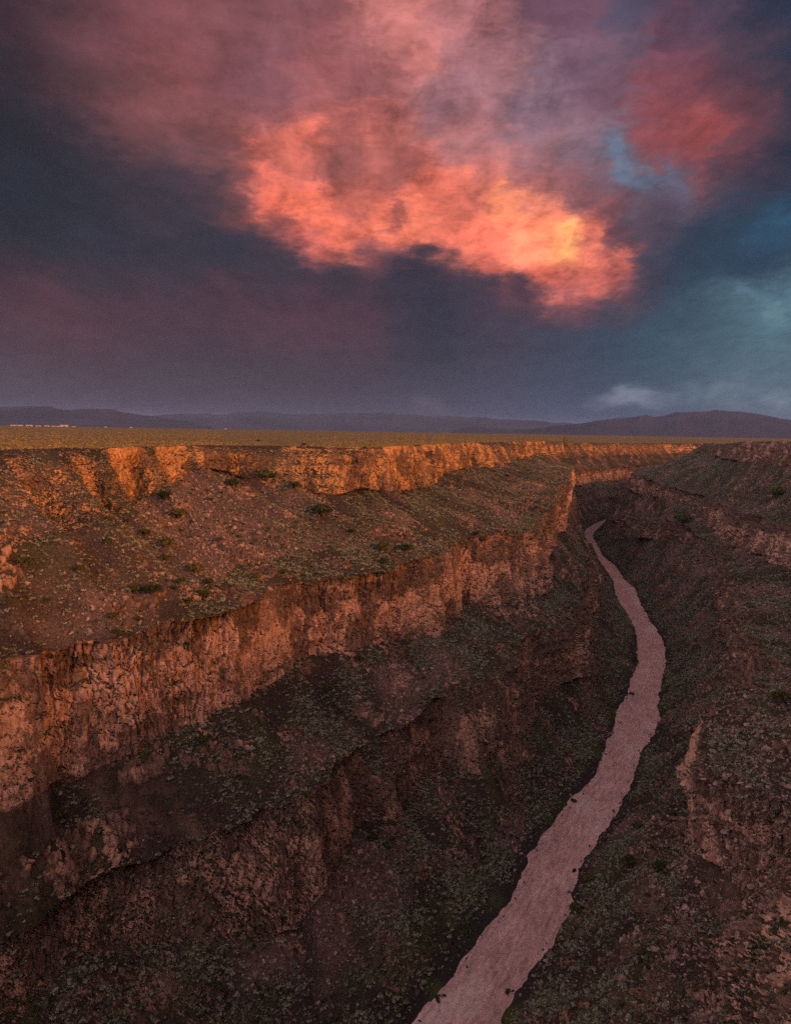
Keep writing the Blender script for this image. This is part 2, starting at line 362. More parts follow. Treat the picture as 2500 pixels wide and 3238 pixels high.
def mat_river():
    m, nt, b = new_mat('muddy_water')
    at = nt.nodes.new('ShaderNodeAttribute'); at.attribute_name = 'flow'   # metres along and across the stream
    mp = nt.nodes.new('ShaderNodeMapping'); nt.links.new(at.outputs['Vector'], mp.inputs[0]); mp.inputs['Scale'].default_value = (0.5, 1, 1)
    v = mp.outputs[0]
    a = noise(nt, v, 0.07, 5, 0.65, dist=0.8).outputs[0]
    f = noise(nt, v, 0.5, 6, 0.66, dist=0.6).outputs[0]
    mq = nt.nodes.new('ShaderNodeMapping'); nt.links.new(at.outputs['Vector'], mq.inputs[0]); mq.inputs['Scale'].default_value = (0.10, 0.55, 1)
    fs = noise(nt, mq.outputs[0], 1.0, 5, 0.6, dist=0.5).outputs[0]
    foam = ramp(nt, mt(nt, 'MULTIPLY', noise(nt, v, 0.035, 2, 0.5).outputs[0], mt(nt, 'ADD', f, 0.5)), [(0.56, 0.0), (0.66, 0.6)])
    col = ramp(nt, a, [(0.3, (0.46, 0.285, 0.265)), (0.7, (0.64, 0.41, 0.385))])
    col = mixc(nt, 1.0, col, ramp(nt, fs, [(0.34, 0.62), (0.5, 0.9), (0.64, 1.08)]), 'MULTIPLY')
    col = mixc(nt, foam, col, (0.62, 0.50, 0.47))
    nt.links.new(col, b.inputs['Base Color']); b.inputs['Roughness'].default_value = 0.09; b.inputs['IOR'].default_value = 1.6
    bp = nt.nodes.new('ShaderNodeBump'); bp.inputs['Strength'].default_value = 1.0; bp.inputs['Distance'].default_value = 1.3
    nt.links.new(f, bp.inputs['Height']); nt.links.new(bp.outputs[0], b.inputs['Normal'])
    return m

def mat_varied(name, c0, c1, c2=None, scale=1.5, rough=0.9, rnd=0.5, bump=0.0):
    """colour varies inside one piece (noise) and from piece to piece (random)"""
    m, nt, b = new_mat(name)
    tc = nt.nodes.new('ShaderNodeTexCoord'); oi = nt.nodes.new('ShaderNodeObjectInfo')
    n = noise(nt, tc.outputs['Object'], scale, 4, 0.6).outputs[0]
    f = mt(nt, 'ADD', mt(nt, 'MULTIPLY_ADD', n, 1.4, -0.2 - rnd * 0.5), mt(nt, 'MULTIPLY', oi.outputs['Random'], rnd), clamp=True)
    stops = [(0.15, c0), (0.85, c1)] if c2 is None else [(0.1, c0), (0.5, c1), (0.9, c2)]
    nt.links.new(ramp(nt, f, stops), b.inputs['Base Color'])
    b.inputs['Roughness'].default_value = rough; b.inputs['Specular IOR Level'].default_value = 0.15
    if bump:
        bp = nt.nodes.new('ShaderNodeBump'); bp.inputs['Strength'].default_value = bump; bp.inputs['Distance'].default_value = 0.3
        nt.links.new(noise(nt, tc.outputs['Object'], 5.0, 4, 0.6).outputs[0], bp.inputs['Height'])
        nt.links.new(bp.outputs[0], b.inputs['Normal'])
    return m

M_TER = mat_terrain(); M_PLAIN = mat_plain(); M_RIV = mat_river()
M_SAGE = mat_varied('sage_leaf', (0.075, 0.078, 0.052), (0.18, 0.18, 0.126), (0.33, 0.325, 0.24), 2.0, 0.9, 0.7)
M_GOLD = mat_varied('dry_sage_leaf', (0.14, 0.098, 0.036), (0.27, 0.20, 0.080), (0.43, 0.33, 0.155), 2.0, 0.9, 0.7)
M_JUN = mat_varied('juniper_needles', (0.018, 0.026, 0.010), (0.045, 0.058, 0.018), (0.085, 0.095, 0.028), 1.2, 0.9, 0.5)
M_OLIVE = mat_varied('olive_needles', (0.040, 0.040, 0.012), (0.085, 0.080, 0.024), (0.14, 0.125, 0.04), 1.2, 0.9, 0.5)
M_BARK = mat_varied('juniper_bark', (0.05, 0.035, 0.025), (0.13, 0.09, 0.065), None, 4.0)
M_ROCK = mat_varied('boulder_stone', (0.075, 0.048, 0.042), (0.17, 0.112, 0.096), (0.36, 0.25, 0.215), 1.6, 0.9, 0.8, 0.6)
M_WETROCK = mat_varied('wet_basalt', (0.016, 0.014, 0.014), (0.045, 0.040, 0.040), None, 1.6, 0.55, 0.5, 0.5)
M_MTN = mat_varied('far_mountain', (0.016, 0.021, 0.042), (0.050, 0.052, 0.085), None, 0.0006, 0.95, 0.0)

# ------------------------------------------------------------------ canyon layout
AX = np.array([(-230, -180), (-100, 25), (30, 225), (130, 400), (215, 590), (280, 780), (330, 980), (365, 1180), (410, 1420),
               (520, 1660), (650, 1850), (810, 2010), (1000, 2230), (1200, 2450), (2000, 3400), (3000, 4600)], float)
def smooth_axis(P, step=4.0, sig=45.0):
    seg = np.r_[0, np.cumsum(np.hypot(*np.diff(P, axis=0).T))]
    n = int(seg[-1] / step); t = np.linspace(0, seg[-1], n)
    q = np.stack([np.interp(t, seg, P[:, i]) for i in (0, 1)], 1)
    k = int(3 * sig / step); w = np.exp(-.5 * (np.arange(-k, k + 1) * step / sig) ** 2); w /= w.sum()
    a = q[0] - (q[1] - q[0]) * np.arange(k, 0, -1)[:, None]; b = q[-1] + (q[-1] - q[-2]) * np.arange(1, k + 1)[:, None]
    qq = np.concatenate([a, q, b])
    return np.stack([np.convolve(qq[:, i], w, 'valid') for i in (0, 1)], 1)
AXP = smooth_axis(AX); AXS = np.r_[0, np.cumsum(np.hypot(*np.diff(AXP, axis=0).T))]
AXT = np.gradient(AXP, axis=0); AXT /= np.hypot(*AXT.T)[:, None]
AXN = np.stack([-AXT[:, 1], AXT[:, 0]], 1)
SMAX = AXS[-1] - 5

def to_so(w):
    d = w[:, None, :2] - AXP[None]; i = np.argmin((d ** 2).sum(-1), 1)
    dd = w[:, :2] - AXP[i]
    return AXS[i] + (dd * AXT[i]).sum(1), (dd * AXN[i]).sum(1)

# measured features: photo pixel and height above the river
LB = [(1936,1636),(1887,1652),(1854,1671),(1845,1697),(1847,1734),(1865,1763),(1902,1793),(1936,1837),(1943,1875),(1962,1912),(1991,1952),(2008,1996),(2012,2048),(2017,2100),(1995,2137),(1984,2193),(1943,2256),(1947,2285),(1917,2345),(1891,2419),(1854,2493),(1806,2515),(1761,2587),(1673,2693),(1628,2826),(1576,2893),(1495,2989),(1428,3093),(1346,3189),(1306,3238)]
RB = [(1945,1640),(1887,1674),(1887,1719),(1902,1756),(1943,1786),(1969,1830),(2006,1860),(2021,1904),(2050,1959),(2088,2011),(2106,2078),(2091,2145),(2080,2211),(2084,2285),(2065,2330),(2013,2389),(2013,2441),(1980,2515),(1910,2626),(1843,2722),(1813,2826),(1799,2900),(1739,2982),(1702,3063),(1621,3138),(1595,3197),(1602,3238)]
RIM = [(0,1422,200),(250,1418,200),(440,1414,200),(560,1411,200),(750,1408,200),(950,1414,200),(1250,1411,200),(1430,1401,200),(1560,1398,200),(1700,1396,200),(1800,1397,199)]
def under_rim(pts, back=9.0):
    """feet of the rim cliff: a few metres in front of the rim, at the height where the photograph shows them"""
    r = np.array(RIM, float); d = ray(r[:, 0], r[:, 1]); dep = (r[:, 2] - CAMZ) / d[:, 2] * d[:, 1]; out = []
    for x, y in pts:
        q = ray(x, y); D = np.interp(x, r[:, 0], dep) - back
        out.append((x, y, float(CAMZ + q[2] / q[1] * D)))
    return out
BASE1 = [(300,3093,38),(519,3011,38),(697,2997,38),(875,2945,38),(993,2856,38),(1300,2545,40),(1472,2449,42),(1576,2441,36),(1702,2226,38),(1784,2174,38),(1821,2137,36),(1839,2033,38)]
def above_base(tops, back=15.0):
    """brink of the lower cliff: almost straight above its foot"""
    out = []
    for (x, y), (bx, by, bz) in zip(tops, BASE1):
        b = ray(bx, by); D = (0.8 * bz - CAMZ) / b[2] * b[1] + back; q = ray(x, y)
        out.append((x, y, float(CAMZ + q[2] / q[1] * D)))
    return out
LINES = {
 'L1': [(x, y, z * 0.8) for x, y, z in BASE1],
 'L2': above_base([(300,2800),(519,2680),(697,2620),(875,2560),(993,2480),(1300,2260),(1472,2170),(1576,2130),(1702,2000),(1784,1965),(1821,1925),(1839,1905)]),
 'L3': [(0,2530,86),(148,2486,86),(208,2434,88),(386,2412,90),(578,2323,93),(667,2300,94),(786,2234,96),(875,2145,97),(956,2093,97),(1112,2070,95),(1250,2066,92),(1309,2059,91),(1391,2033,90),(1450,1926,90),(1487,1915,90),(1606,1930,90),(1650,1893,90),(1690,1900,88),(1713,1867,90),(1754,1711,100),(1806,1530,140)],
 'L4': [(0,2115,132),(111,2130,132),(245,2055,134),(400,2011,136),(519,1990,136),(630,1981,136),(689,1944,137),(778,1907,138),(890,1867,138),(993,1830,138),(1112,1830,137),(1250,1800,136),(1361,1763,136),(1457,1734,137),(1546,1711,138),(1650,1689,138),(1695,1637,142),(1739,1637,142),(1806,1474,165)],
 'L5': [(-200,1735,166),(0,1719,166),(245,1689,168),(330,1650,170)] + under_rim([(400,1600),(445,1578),(520,1545),(560,1500),(640,1485),(700,1490),(770,1488),(830,1510),(900,1560),(1000,1590),(1060,1560),(1150,1545),(1250,1560),(1330,1535),(1430,1490),(1583,1462),(1700,1440),(1800,1438)]),
 'L6': RIM,
 'R1': [(1991,1704,40),(2140,1711,66),(2184,1786,55),(2258,1845,50),(2265,1941,45),(2273,1996,40),(2317,2122,45),(2184,2604,50)],
 'R2': [(2021,1626,80),(2125,1645,90),(2177,1674,88),(2288,1749,80),(2317,1793,75),(2240,2560,65)],
 'R3': [(2036,1571,107),(2102,1576,115),(2162,1600,110),(2243,1704,78),(2354,1749,86),(2436,1763,90),(2290,2480,80)],
 'R4': [(2014,1504,138),(2088,1534,130),(2169,1556,128),(2243,1578,125),(2310,1615,122),(2384,1630,125),(2500,1660,128),(2500,2185,120),(2400,2225,116),(2317,2268,110)],
}
FAR = {  # where the photograph gives no measurement: (s, offset, z)
 'L1': [(1250,48,48),(1650,50,45),(2500,50,45)], 'L2': [(1000,50,74),(1300,60,72),(1650,62,68),(2500,60,68)], 'L3': [(1700,86,84),(2500,100,80)],
 'L4': [(1700,98,132),(2050,92,120),(2600,110,118)], 'L5': [(1700,150,165),(2100,140,152),(2600,150,150)],
 'L6': [(1600,172,196),(2080,165,189),(2700,185,186)],
 'R1': [(-60,-50,42),(276,-46,42),(320,-58,44),(490,-62,46),(512,-54,44),(540,-54,45),(1900,-40,45)], 'R2': [(-60,-64,60),(276,-58,60),(320,-80,62),(488,-82,62),(510,-62,58),(535,-61,60),(566,-80,66),(585,-78,74),(700,-82,84),(800,-84,86),(950,-86,82),(1900,-60,80)], 'R3': [(-60,-74,76),(276,-66,74),(320,-92,74),(486,-94,74),(508,-68,74),(535,-68,77),(566,-100,80),(585,-112,84),(700,-116,86),(900,-122,88),(1900,-75,105)], 'R4': [(-60,-84,104),(276,-76,104),(300,-86,106),(325,-112,108),(484,-114,108),(506,-75,104),(530,-74,108),(560,-118,122),(576,-134,124),(700,-138,126),(900,-142,127),(1900,-90,138)],
 'R5': [(-200,-105,170),(200,-84,180),(276,-89,183),(290,-99,180),(345,-150,172),(430,-162,168),(545,-162,170),(600,-185,180),(870,-183,180),(1040,-175,178),(1110,-166,177),(1345,-160,176),(1666,-190,180),(2500,-190,180)],
 'R6': [(-200,-110,208),(167,-96,208),(240,-97,208.2),(276,-94.5,208.2),(284,-103,208.2),(292,-112,208.2),(350,-160,208.8),(470,-178,209),(600,-198,209),(870,-190,209),(1043,-182,208.4),(1112,-172,208),(1347,-168,205),(1666,-224,198),(2500,-220,197)],
}
def line(name):
    pts = list(FAR.get(name, []))
    if name in LINES or name in ('LB', 'RB'):
        b = np.array([(*p, 0) if len(p) == 2 else p for p in (LINES.get(name) or {'LB': LB, 'RB': RB}[name])], float)
        d = ray(b[:, 0], b[:, 1]); t = (b[:, 2] - CAMZ) / d[:, 2]
        w = np.array([0, 0, CAMZ]) + d * t[:, None]
        s, o = to_so(w)
        pts += list(zip(s, o, b[:, 2]))
    pts = np.array(sorted(pts))
    ss = np.arange(-60, SMAX + 60, 4.0)
    sig = 2.0 if name in ('LB', 'RB') else 1.0 if name in ('R5', 'R6', 'R4', 'R3', 'R2') else 3.0
    k = np.exp(-.5 * (np.arange(-9, 10) / sig) ** 2); k /= k.sum()
    res = []
    for c in (1, 2):
        v = np.interp(ss, pts[:, 0], pts[:, c])
        res.append(np.convolve(np.pad(v, 9, 'edge'), k, 'valid'))
    return ss, res[0], res[1]
LN = {n: line(n) for n in ('LB', 'L1', 'L2', 'L3', 'L4', 'L5', 'L6', 'RB', 'R1', 'R2', 'R3', 'R4', 'R5', 'R6')}
def ev(name, s):
    ss, o, z = LN[name]
    return np.interp(s, ss, o), np.interp(s, ss, z)
def axis_at(s):
    return (np.stack([np.interp(s, AXS, AXP[:, i]) for i in (0, 1)], -1), np.stack([np.interp(s, AXS, AXN[:, i]) for i in (0, 1)], -1))

def stations(s0, fine, dense=None):
    """rows along the canyon, spaced by their distance from the viewer"""
    out = [s0]
    while out[-1] < SMAX - 12:
        p, _ = axis_at(np.array([out[-1]]))
        d = max(math.hypot(p[0, 0], p[0, 1]), 190.0)
        st = 2.0 if out[-1] < 180 else fine * d
        if dense and dense[0] < out[-1] < dense[1]: st *= 0.4
        out.append(out[-1] + st)
    return np.array(out)

def n1(s, scale, seed, oc=3):
    p = np.stack([s / scale, np.full_like(s, seed * 3.7), np.full_like(s, 0.5)], 1)
    return fbm(p, oc, seed)

def build_wall(side):
    L = side == 'L'
    S = stations(0.0 if L else -40.0, 0.0019 if L else 0.0022, None if L else (482, 566))
    ns = len(S)
    names = ['LB', 'L1', 'L2', 'L3', 'L4', 'L5', 'L6'] if L else ['RB', 'R1', 'R2', 'R3', 'R4', 'R5', 'R6']
    counts = [8, 90, 80, 60, 130, 170, 80] if L else [8, 90, 60, 40, 110, 110, 60]
    cl = [0, 0, 1, 0, 1, 0, 1]
    sg = 1.0 if L else -1.0
    cb = 0.5 * (ev('LB', S)[0] + ev('RB', S)[0])
    nodes = [(cb, np.full(ns, -5.0))]
    BR = {1: np.clip((n1(S, 30, 201 + L, 2) - 0.08) * 5, 0, 1), 2: np.clip((n1(S, 42, 211 + L, 2) - 0.20) * 5, 0, 1), 3: np.clip((n1(S, 24, 221, 2) - 0.12) * 5, 0, 1) * L}
    if not L: BR = {q: b * np.clip(np.abs(S - 520) / 30 - 0.8, 0, 1) for q, b in BR.items()}
    for k, n in enumerate(names):
        o, z = ev(n, S)
        o = o.copy(); z = z.copy()
        if k == 0:
            o += sg * 2.2 * n1(S, 9, 3 + L, 3)
        else:
            # ragged edges: cliffs step in and out, their tops and feet rise and fall
            a = [0, 5, 7, 7, 8, 4, 3][k] if k < 6 else (3 if not L else 5)
            near_cam = np.ones(ns)
            if not L: near_cam = np.clip(np.abs(S - 278) / 60, 0, 1) if k >= 5 else near_cam
            o += sg * a * n1(S, 38, 40 + k // 2 + 10 * L, 4) * near_cam + sg * 0.5 * a * n1(S, 13, 60 + k + 10 * L, 2) * near_cam
            z += [0, 8, 8, 7, 5, 4, 0.6][k] * n1(S, 26, 80 + k + 10 * L, 4) * near_cam
        if 1 <= k <= 4:                                            # side gullies and debris fans interrupt the cliffs
            o += sg * (-8.0 if k % 2 else 9.0) * BR[(k + 1) // 2]
        if k == 5: o -= sg * 12.0 * BR[3]
        nodes.append((o, z))
    # strictly outward, never folding back
    for k in range(1, len(nodes)):
        prev = nodes[k - 1][0] * sg
        mn = 1.0 if not cl[k - 1] else 2.0
        nodes[k] = (np.maximum(nodes[k][0] * sg, prev + mn) * sg, np.maximum(nodes[k][1], nodes[k - 1][1] + 1.0) if k > 1 else nodes[k][1])
    OFF = []; ZZ = []; CL = []; SEG = []; V = []
    for k in range(len(names)):
        n = counts[k]
        t = (np.arange(n) + (0 if k == 0 else 1)) / (n - (1 if k == 0 else 0))
        o0, z0 = nodes[k]; o1, z1 = nodes[k + 1]
        if cl[k]:
            tz = t; to = t + 0.06 * np.sin(t * 6.283)
        else:
            tz = t * 0.72 + 0.28 * t ** 2; to = t
        OFF.append(o0[:, None] + (o1 - o0)[:, None] * to[None]); ZZ.append(z0[:, None] + (z1 - z0)[:, None] * tz[None])
        e = np.minimum(t, 1 - t) * n
        CL.append((np.clip(e / 4, 0.25, 1) if cl[k] else np.zeros(n))[None] * (1 - 0.75 * BR[k // 2] if k in (2, 4, 6) else np.ones(ns))[:, None])
        SEG.append(np.full((ns, n), k)); V.append(np.repeat(t[None], ns, 0))
    OFF = np.concatenate(OFF, 1); ZZ = np.concatenate(ZZ, 1); C = np.concatenate(CL, 1); SEG = np.concatenate(SEG, 1); V = np.concatenate(V, 1)
    nv = OFF.shape[1]
    # soften the cliff weight across the joints
    P, N = axis_at(S)
    X = P[:, None, 0] + N[:, None, 0] * OFF; Y = P[:, None, 1] + N[:, None, 1] * OFF
    p = np.stack([X, Y, ZZ], -1).reshape(-1, 3)
    c = C.ravel().astype(np.float32); seg = SEG.ravel(); v = V.ravel()
    dist = np.maximum(np.hypot(p[:, 0], p[:, 1]), 60)
    # outward direction of the undisturbed wall (so that faces turned up or down the canyon get their relief too)
    G = p.reshape(ns, nv, 3)
    ga = np.gradient(G, axis=0); gb = np.gradient(G, axis=1)
    nh = np.cross(ga, gb)[..., :2]; nh /= np.linalg.norm(nh, axis=-1, keepdims=True) + 1e-9
    kk = np.ones(7) / 7
    for a_ in (0, 1): nh[..., a_] = np.apply_along_axis(lambda r_: np.convolve(np.pad(r_, 3, 'edge'), kk, 'valid'), 0, nh[..., a_])
    nh /= np.linalg.norm(nh, axis=-1, keepdims=True) + 1e-9
    if (nh * -N[:, None, :] * sg).sum(-1).mean() < 0: nh = -nh
    nh = nh.reshape(-1, 2)
    # ---- displacement
    slope = (seg >= 1).astype(np.float32)
    tall = np.clip(p[:, 2] / 8.0, 0, 1)
    pin = 1 - np.clip((seg == 6) * (v - 0.75) * 4, 0, 1)          # keep the rim line
    pin *= np.clip(dist / 45 - 0.8, 0.0, 1)
    q = p * np.array([1, 1, 0.3])
    gul = 1.25 * fbm(q / 34, 3, 5)                                         # buttresses and gullies
    gul = np.where(gul > 0, gul, -np.sqrt(np.abs(gul)) * 0.9)
    mes = 1 - 2 * np.abs(fbm(p * np.array([1, 1, 0.22]) / 9, 3, 21))
    rib = fbm(np.stack([np.repeat(S, nv) / 26, p[:, 2] / 110, p[:, 0] * 0], 1), 3, 15)    # ribs and gullies running down the slope
    low = np.clip(1 - np.abs(p[:, 2] - 55) / 55, 0, 1) if L else np.clip(1 - np.abs(p[:, 2] - 75) / 75, 0, 1)
    big = fbm(p * np.array([1, 1, 0.2]) / 75, 2, 19)
    d_h = (5.5 * gul * (0.5 + 0.5 * c) * tall + 15.0 * rib * low * (0.6 + 0.4 * c) + 14.0 * big * c + 1.3 * (mes - 0.4) * c) * slope
    idx = np.nonzero((c > 0.05) & (dist < 2600))[0]
    pc = p[idx] * np.array([1, 1, 0.36]); pc += fbm(p[idx] / 6, 2, 9)[:, None] * 2.0
    cv, ce = cells(pc / 3.1, 31)
    cv2, ce2 = cells(pc / 1.35, 47)
    pk = p[idx] * np.array([1, 1, 0.10]) + 0.8 * fbm(p[idx] / 9, 2, 13)[:, None] * np.array([1, 1, 0.3])
    kv, ke = cells(pk / 2.1, 63)                                   # columns of basalt
    blk = np.zeros(len(p), np.float32)
    blk[idx] = (kv - 0.5) * 1.7 - 0.9 * np.exp(-(ke / 0.12) ** 2) + (cv - 0.5) * 1.5 + (cv2 - 0.5) * 0.9 - 0.9 * np.exp(-(ce / 0.10) ** 2) - 0.3 * np.exp(-(ce2 / 0.12) ** 2)
    zz = p[:, 2] / 7.5 + 1.2 * fbm(p / 60, 2, 71)                 # ledges: each flow steps back from the one below
    led = zz - np.floor(zz); led = np.where(led < 0.7, led / 0.7 * 0.25, 0.25 + (led - 0.7) / 0.3 * 0.75) - led
    strata = vnoise(np.stack([p[:, 0] / 70, p[:, 1] / 70, p[:, 2] / 3.5], 1), 77)
    d_b = (blk + 1.0 * strata - 4.0 * led * np.clip(0.5 + 1.5 * vnoise(p / 40, 73), 0, 1.3)) * c
    d_z = (1.1 * fbm(p / 11, 3, 51) + 0.45 * fbm(p / 2.3, 2, 57)) * (1 - 0.5 * c) * slope * np.clip(tall + 0.35, 0, 1)
    # small rock outcrops on the slopes
    oc = fbm(p / 16, 3, 91); oc2 = np.clip((oc - (0.18 - 0.16 * (p[:, 2] < 100))) * 6, 0, 1) * (1 - c) * slope * tall
    kx = np.nonzero(oc2 > 0.02)[0]
    ov, oe = cells(p[kx] * np.array([1, 1, 0.6]) / 2.6, 97)
    out = np.zeros(len(p), np.float32); out[kx] = oc2[kx] * (ov * 2.2 - 0.7 * np.exp(-(oe / 0.12) ** 2))
    d_h += out * 0.5; d_z += out * 0.8
    d_h *= pin; d_z *= pin; d_b *= pin
    nn = np.repeat(N, nv, 0) * sg                                   # away from the river
    p[:, 0] -= nn[:, 0] * d_h; p[:, 1] -= nn[:, 1] * d_h            # positive = out over the river
    p[:, :2] += nh * d_b[:, None]
    p[:, 2] += d_z
    cliff = np.clip(c + 0.8 * oc2 * (out > 0.5), 0, 1)
    scr = np.clip(fbm(p / 30, 3, 131) * 3.0 - 0.45, 0, 1) * (1 - c)
    if L:
        bc = np.exp(-((S[:, None] - 520) / 70) ** 2) * ((SEG == 5) & (V > 0.25))
        scr = np.clip(scr + bc.ravel() * 1.0, 0, 1)
    return S, p, ns, nv, cliff, scr, seg, v, nn

WALLS = {}
for side, nm, lb in (('L', 'canyon_wall', 'sunlit stepped canyon wall with salmon cliff bands and scrubby talus, across the river'),
                     ('R', 'canyon_wall', 'shaded canyon wall with dark cliffs and scrub on the near side of the river')):
    S, p, ns, nv, cliff, scr, seg, v, nn = build_wall(side)
    root = bpy.data.objects.new(nm, None); COL.objects.link(root)
    tag(root, lb, 'canyon wall', kind='structure')
    g = np.array([0, 0, 1, 2, 3, 4, 5])[seg].reshape(ns, nv)[0]
    P3 = p.reshape(ns, nv, 3); c2 = cliff.reshape(ns, nv); s2 = scr.reshape(ns, nv)
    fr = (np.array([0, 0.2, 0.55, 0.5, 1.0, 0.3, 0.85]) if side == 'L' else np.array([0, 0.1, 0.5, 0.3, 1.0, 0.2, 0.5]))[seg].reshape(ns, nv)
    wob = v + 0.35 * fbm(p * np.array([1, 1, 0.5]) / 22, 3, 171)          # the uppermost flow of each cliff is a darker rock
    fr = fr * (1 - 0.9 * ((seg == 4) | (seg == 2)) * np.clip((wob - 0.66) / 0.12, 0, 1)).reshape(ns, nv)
    for k, part in enumerate(('riverside_slope', 'lower_cliff', 'bench', 'cliff_band', 'talus_slope', 'rim_cliff')):
        j = np.nonzero(g == k)[0]; j0 = max(j[0] - 1, 0); j1 = j[-1] + 1
        pp = P3[:, j0:j1].reshape(-1, 3); ff = grid_faces(ns, j1 - j0)
        if side == 'L': ff = ff[:, ::-1]
        link(part, mesh_from(part, pp, ff, [M_TER], attrs={'cliff': c2[:, j0:j1].ravel(), 'scree': s2[:, j0:j1].ravel(), 'fresh': fr[:, j0:j1].ravel(), 'sun_tint': np.full(ns * (j1 - j0), 1.0 if k == 5 and side == 'L' else 0.0)}), root)
    WALLS[side] = dict(S=S, p=p.reshape(ns, nv, 3), cliff=cliff.reshape(ns, nv), scr=scr.reshape(ns, nv), seg=seg.reshape(ns, nv), v=v.reshape(ns, nv), ns=ns, nv=nv, nn=nn)

# ------------------------------------------------------------------ plain above the rims
def plain_height(r, zr, side):
    t = np.clip(r / 4300.0, 0, 1); up = 210.2 if side == 'L' else 209.0
    z = zr + (up - zr) * t ** 0.8
    return z - np.clip((r - 5200) / 9000, 0, 1) * 14
PLAIN = {}
for side in 'LR':
    W = WALLS[side]; rim = W['p'][:, -1, :].copy(); S = W['S']
    az = np.arctan2(rim[:, 0], rim[:, 1])
    if side == 'L':
        az = np.unwrap(az); az = np.maximum.accumulate(az) + np.arange(len(az)) * 1e-6
    else:
        az = np.interp(S, [-40, 278, 700, 1300, 2300, SMAX], np.radians([215, 135, 62, 45, 40, 39]))
    R = np.r_[0, np.geomspace(1.0, 24000, 150)]
    D = np.stack([np.sin(az), np.cos(az)], 1)
    X = rim[:, None, 0] + D[:, None, 0] * R; Y = rim[:, None, 1] + D[:, None, 1] * R
    Rc = np.hypot(X, Y) if side == 'L' else np.hypot(X, Y)
    Z = plain_height(R[None] + np.zeros_like(X), rim[:, None, 2], side)
    q = np.stack([X, Y, Z], -1).reshape(-1, 3)
    bump = 0.5 * fbm(q / 14, 3, 7) + 0.9 * fbm(q / 90, 3, 8) + (2.0 * fbm(q / 700, 3, 9)) * np.clip(np.tile(R, len(S)) / 700, 0, 1)
    fade = np.clip(np.tile(R, len(S)) / 10, 0, 1)
    near = np.clip((np.hypot(q[:, 0], q[:, 1]) - 12) / 60, 0.0, 1) if side == 'R' else 1.0
    q[:, 2] += bump * fade * near * np.where(np.tile(R, len(S)) > 3000, 0.5, 1)
    f = grid_faces(len(S), len(R))
    if side == 'R': f = f[:, ::-1]
    o = link('plain', mesh_from('plain', q, f[:, ::-1], [M_PLAIN], smooth=True))
    tag(o, 'flat golden sagebrush plain beyond the sunlit rim, out to the mountains' if side == 'L' else 'plain on top of the shaded wall at the right edge', 'plain', kind='structure')
    PLAIN[side] = (q.reshape(len(S), len(R), 3), R)

# ------------------------------------------------------------------ river
S = stations(0, 0.004)
o0 = ev('LB', S)[0] + 16; o1 = ev('RB', S)[0] - 16
t = np.linspace(0, 1, 40)
OF = o0[:, None] + (o1 - o0)[:, None] * t
P, N = axis_at(S)
X = P[:, None, 0] + N[:, None, 0] * OF; Y = P[:, None, 1] + N[:, None, 1] * OF
rp = np.stack([X, Y, np.zeros_like(X)], -1).reshape(-1, 3)
flow = np.stack([np.repeat(S, 40), OF.ravel(), np.zeros(OF.size)], 1)
rp[:, 2] = 0.10 * fbm(np.stack([flow[:, 0] / 7, flow[:, 1] / 3, flow[:, 2]], 1), 3, 3)
o = link('river', mesh_from('river', rp, grid_faces(len(S), 40)[:, ::-1], [M_RIV], smooth=True, attrs={'flow': flow}))
tag(o, 'muddy pink river winding along the canyon floor', 'river', kind='structure')

# ------------------------------------------------------------------ mountains on the horizon
def ridge(name, dist, pts, depth, label, seed, base_drop=40):
    """pts: (photo x, photo y of the crest). A range with a near and a far flank."""
    pts = np.array(pts, float)
    x = np.linspace(pts[0, 0], pts[-1, 0], 420)
    y = np.interp(x, pts[:, 0], pts[:, 1])
    k = np.hanning(5); k /= k.sum()
    y = np.convolve(np.pad(y, 2, 'edge'), k, 'valid') - 3.0 * np.abs(fbm(np.stack([x / 26, x * 0, x * 0 + seed], 1), 3, seed)) + 0.6
    d = ray(x, y); h = np.hypot(d[:, 0], d[:, 1])
    dirs = d[:, :2] / h[:, None]; top = CAMZ + d[:, 2] / h * dist
    T = np.linspace(-1, 1, 70)
    e = np.clip(np.minimum(np.arange(420), np.arange(420)[::-1]) / 12, 0, 1)
    top = CAMZ + (top - CAMZ) * e - (1 - e) * 60
    X = dirs[:, None, 0] * (dist + T * depth); Y = dirs[:, None, 1] * (dist + T * depth)
    prof = (1 - np.abs(T)) ** 0.85
    Z = (CAMZ - base_drop) + (top - CAMZ + base_drop)[:, None] * prof
    q = np.stack([X, Y, Z], -1).reshape(-1, 3)
    sc = (1 - np.abs(np.tile(T, 420)) ** 1.0)
    rid = 1 - 2 * np.abs(fbm(q * np.array([1, 1, 0]) / 1100 + seed, 4, seed))
    amp = np.clip(q[:, 2] - CAMZ + base_drop, 0, 400) * 0.34 * (1 - 0.75 * sc ** 3)
    q[:, 2] += (rid - 0.5) * amp
    o = link(name, mesh_from(name, q, grid_faces(420, 70), [M_MTN], smooth=False))
    tag(o, label, 'mountain range', kind='structure')
def zl(zx, zy, ox=0): return (ox + zx / 1.349, 1200 + zy / 1.349)
A = [(-900, 1330), (-500, 1300), (-200, 1296)] + [zl(*p) for p in [(0,120),(100,113),(190,112),(260,122),(330,124),(430,126),(480,128),(540,145),(600,153),(680,162),(760,172),(850,190),(960,215)]]
B = [(300, 1350), (420, 1322)] + [zl(*p) for p in [(650,155),(720,148),(830,143),(900,148),(960,148),(1000,140),(1100,136),(1180,142),(1250,150),(1400,145),(1500,144),(1686,142)]] + [zl(*p, 1250) for p in [(0,148),(100,150),(200,155),(300,162),(370,162),(450,172),(550,172),(650,182),(730,185),(850,196),(1000,235)]]
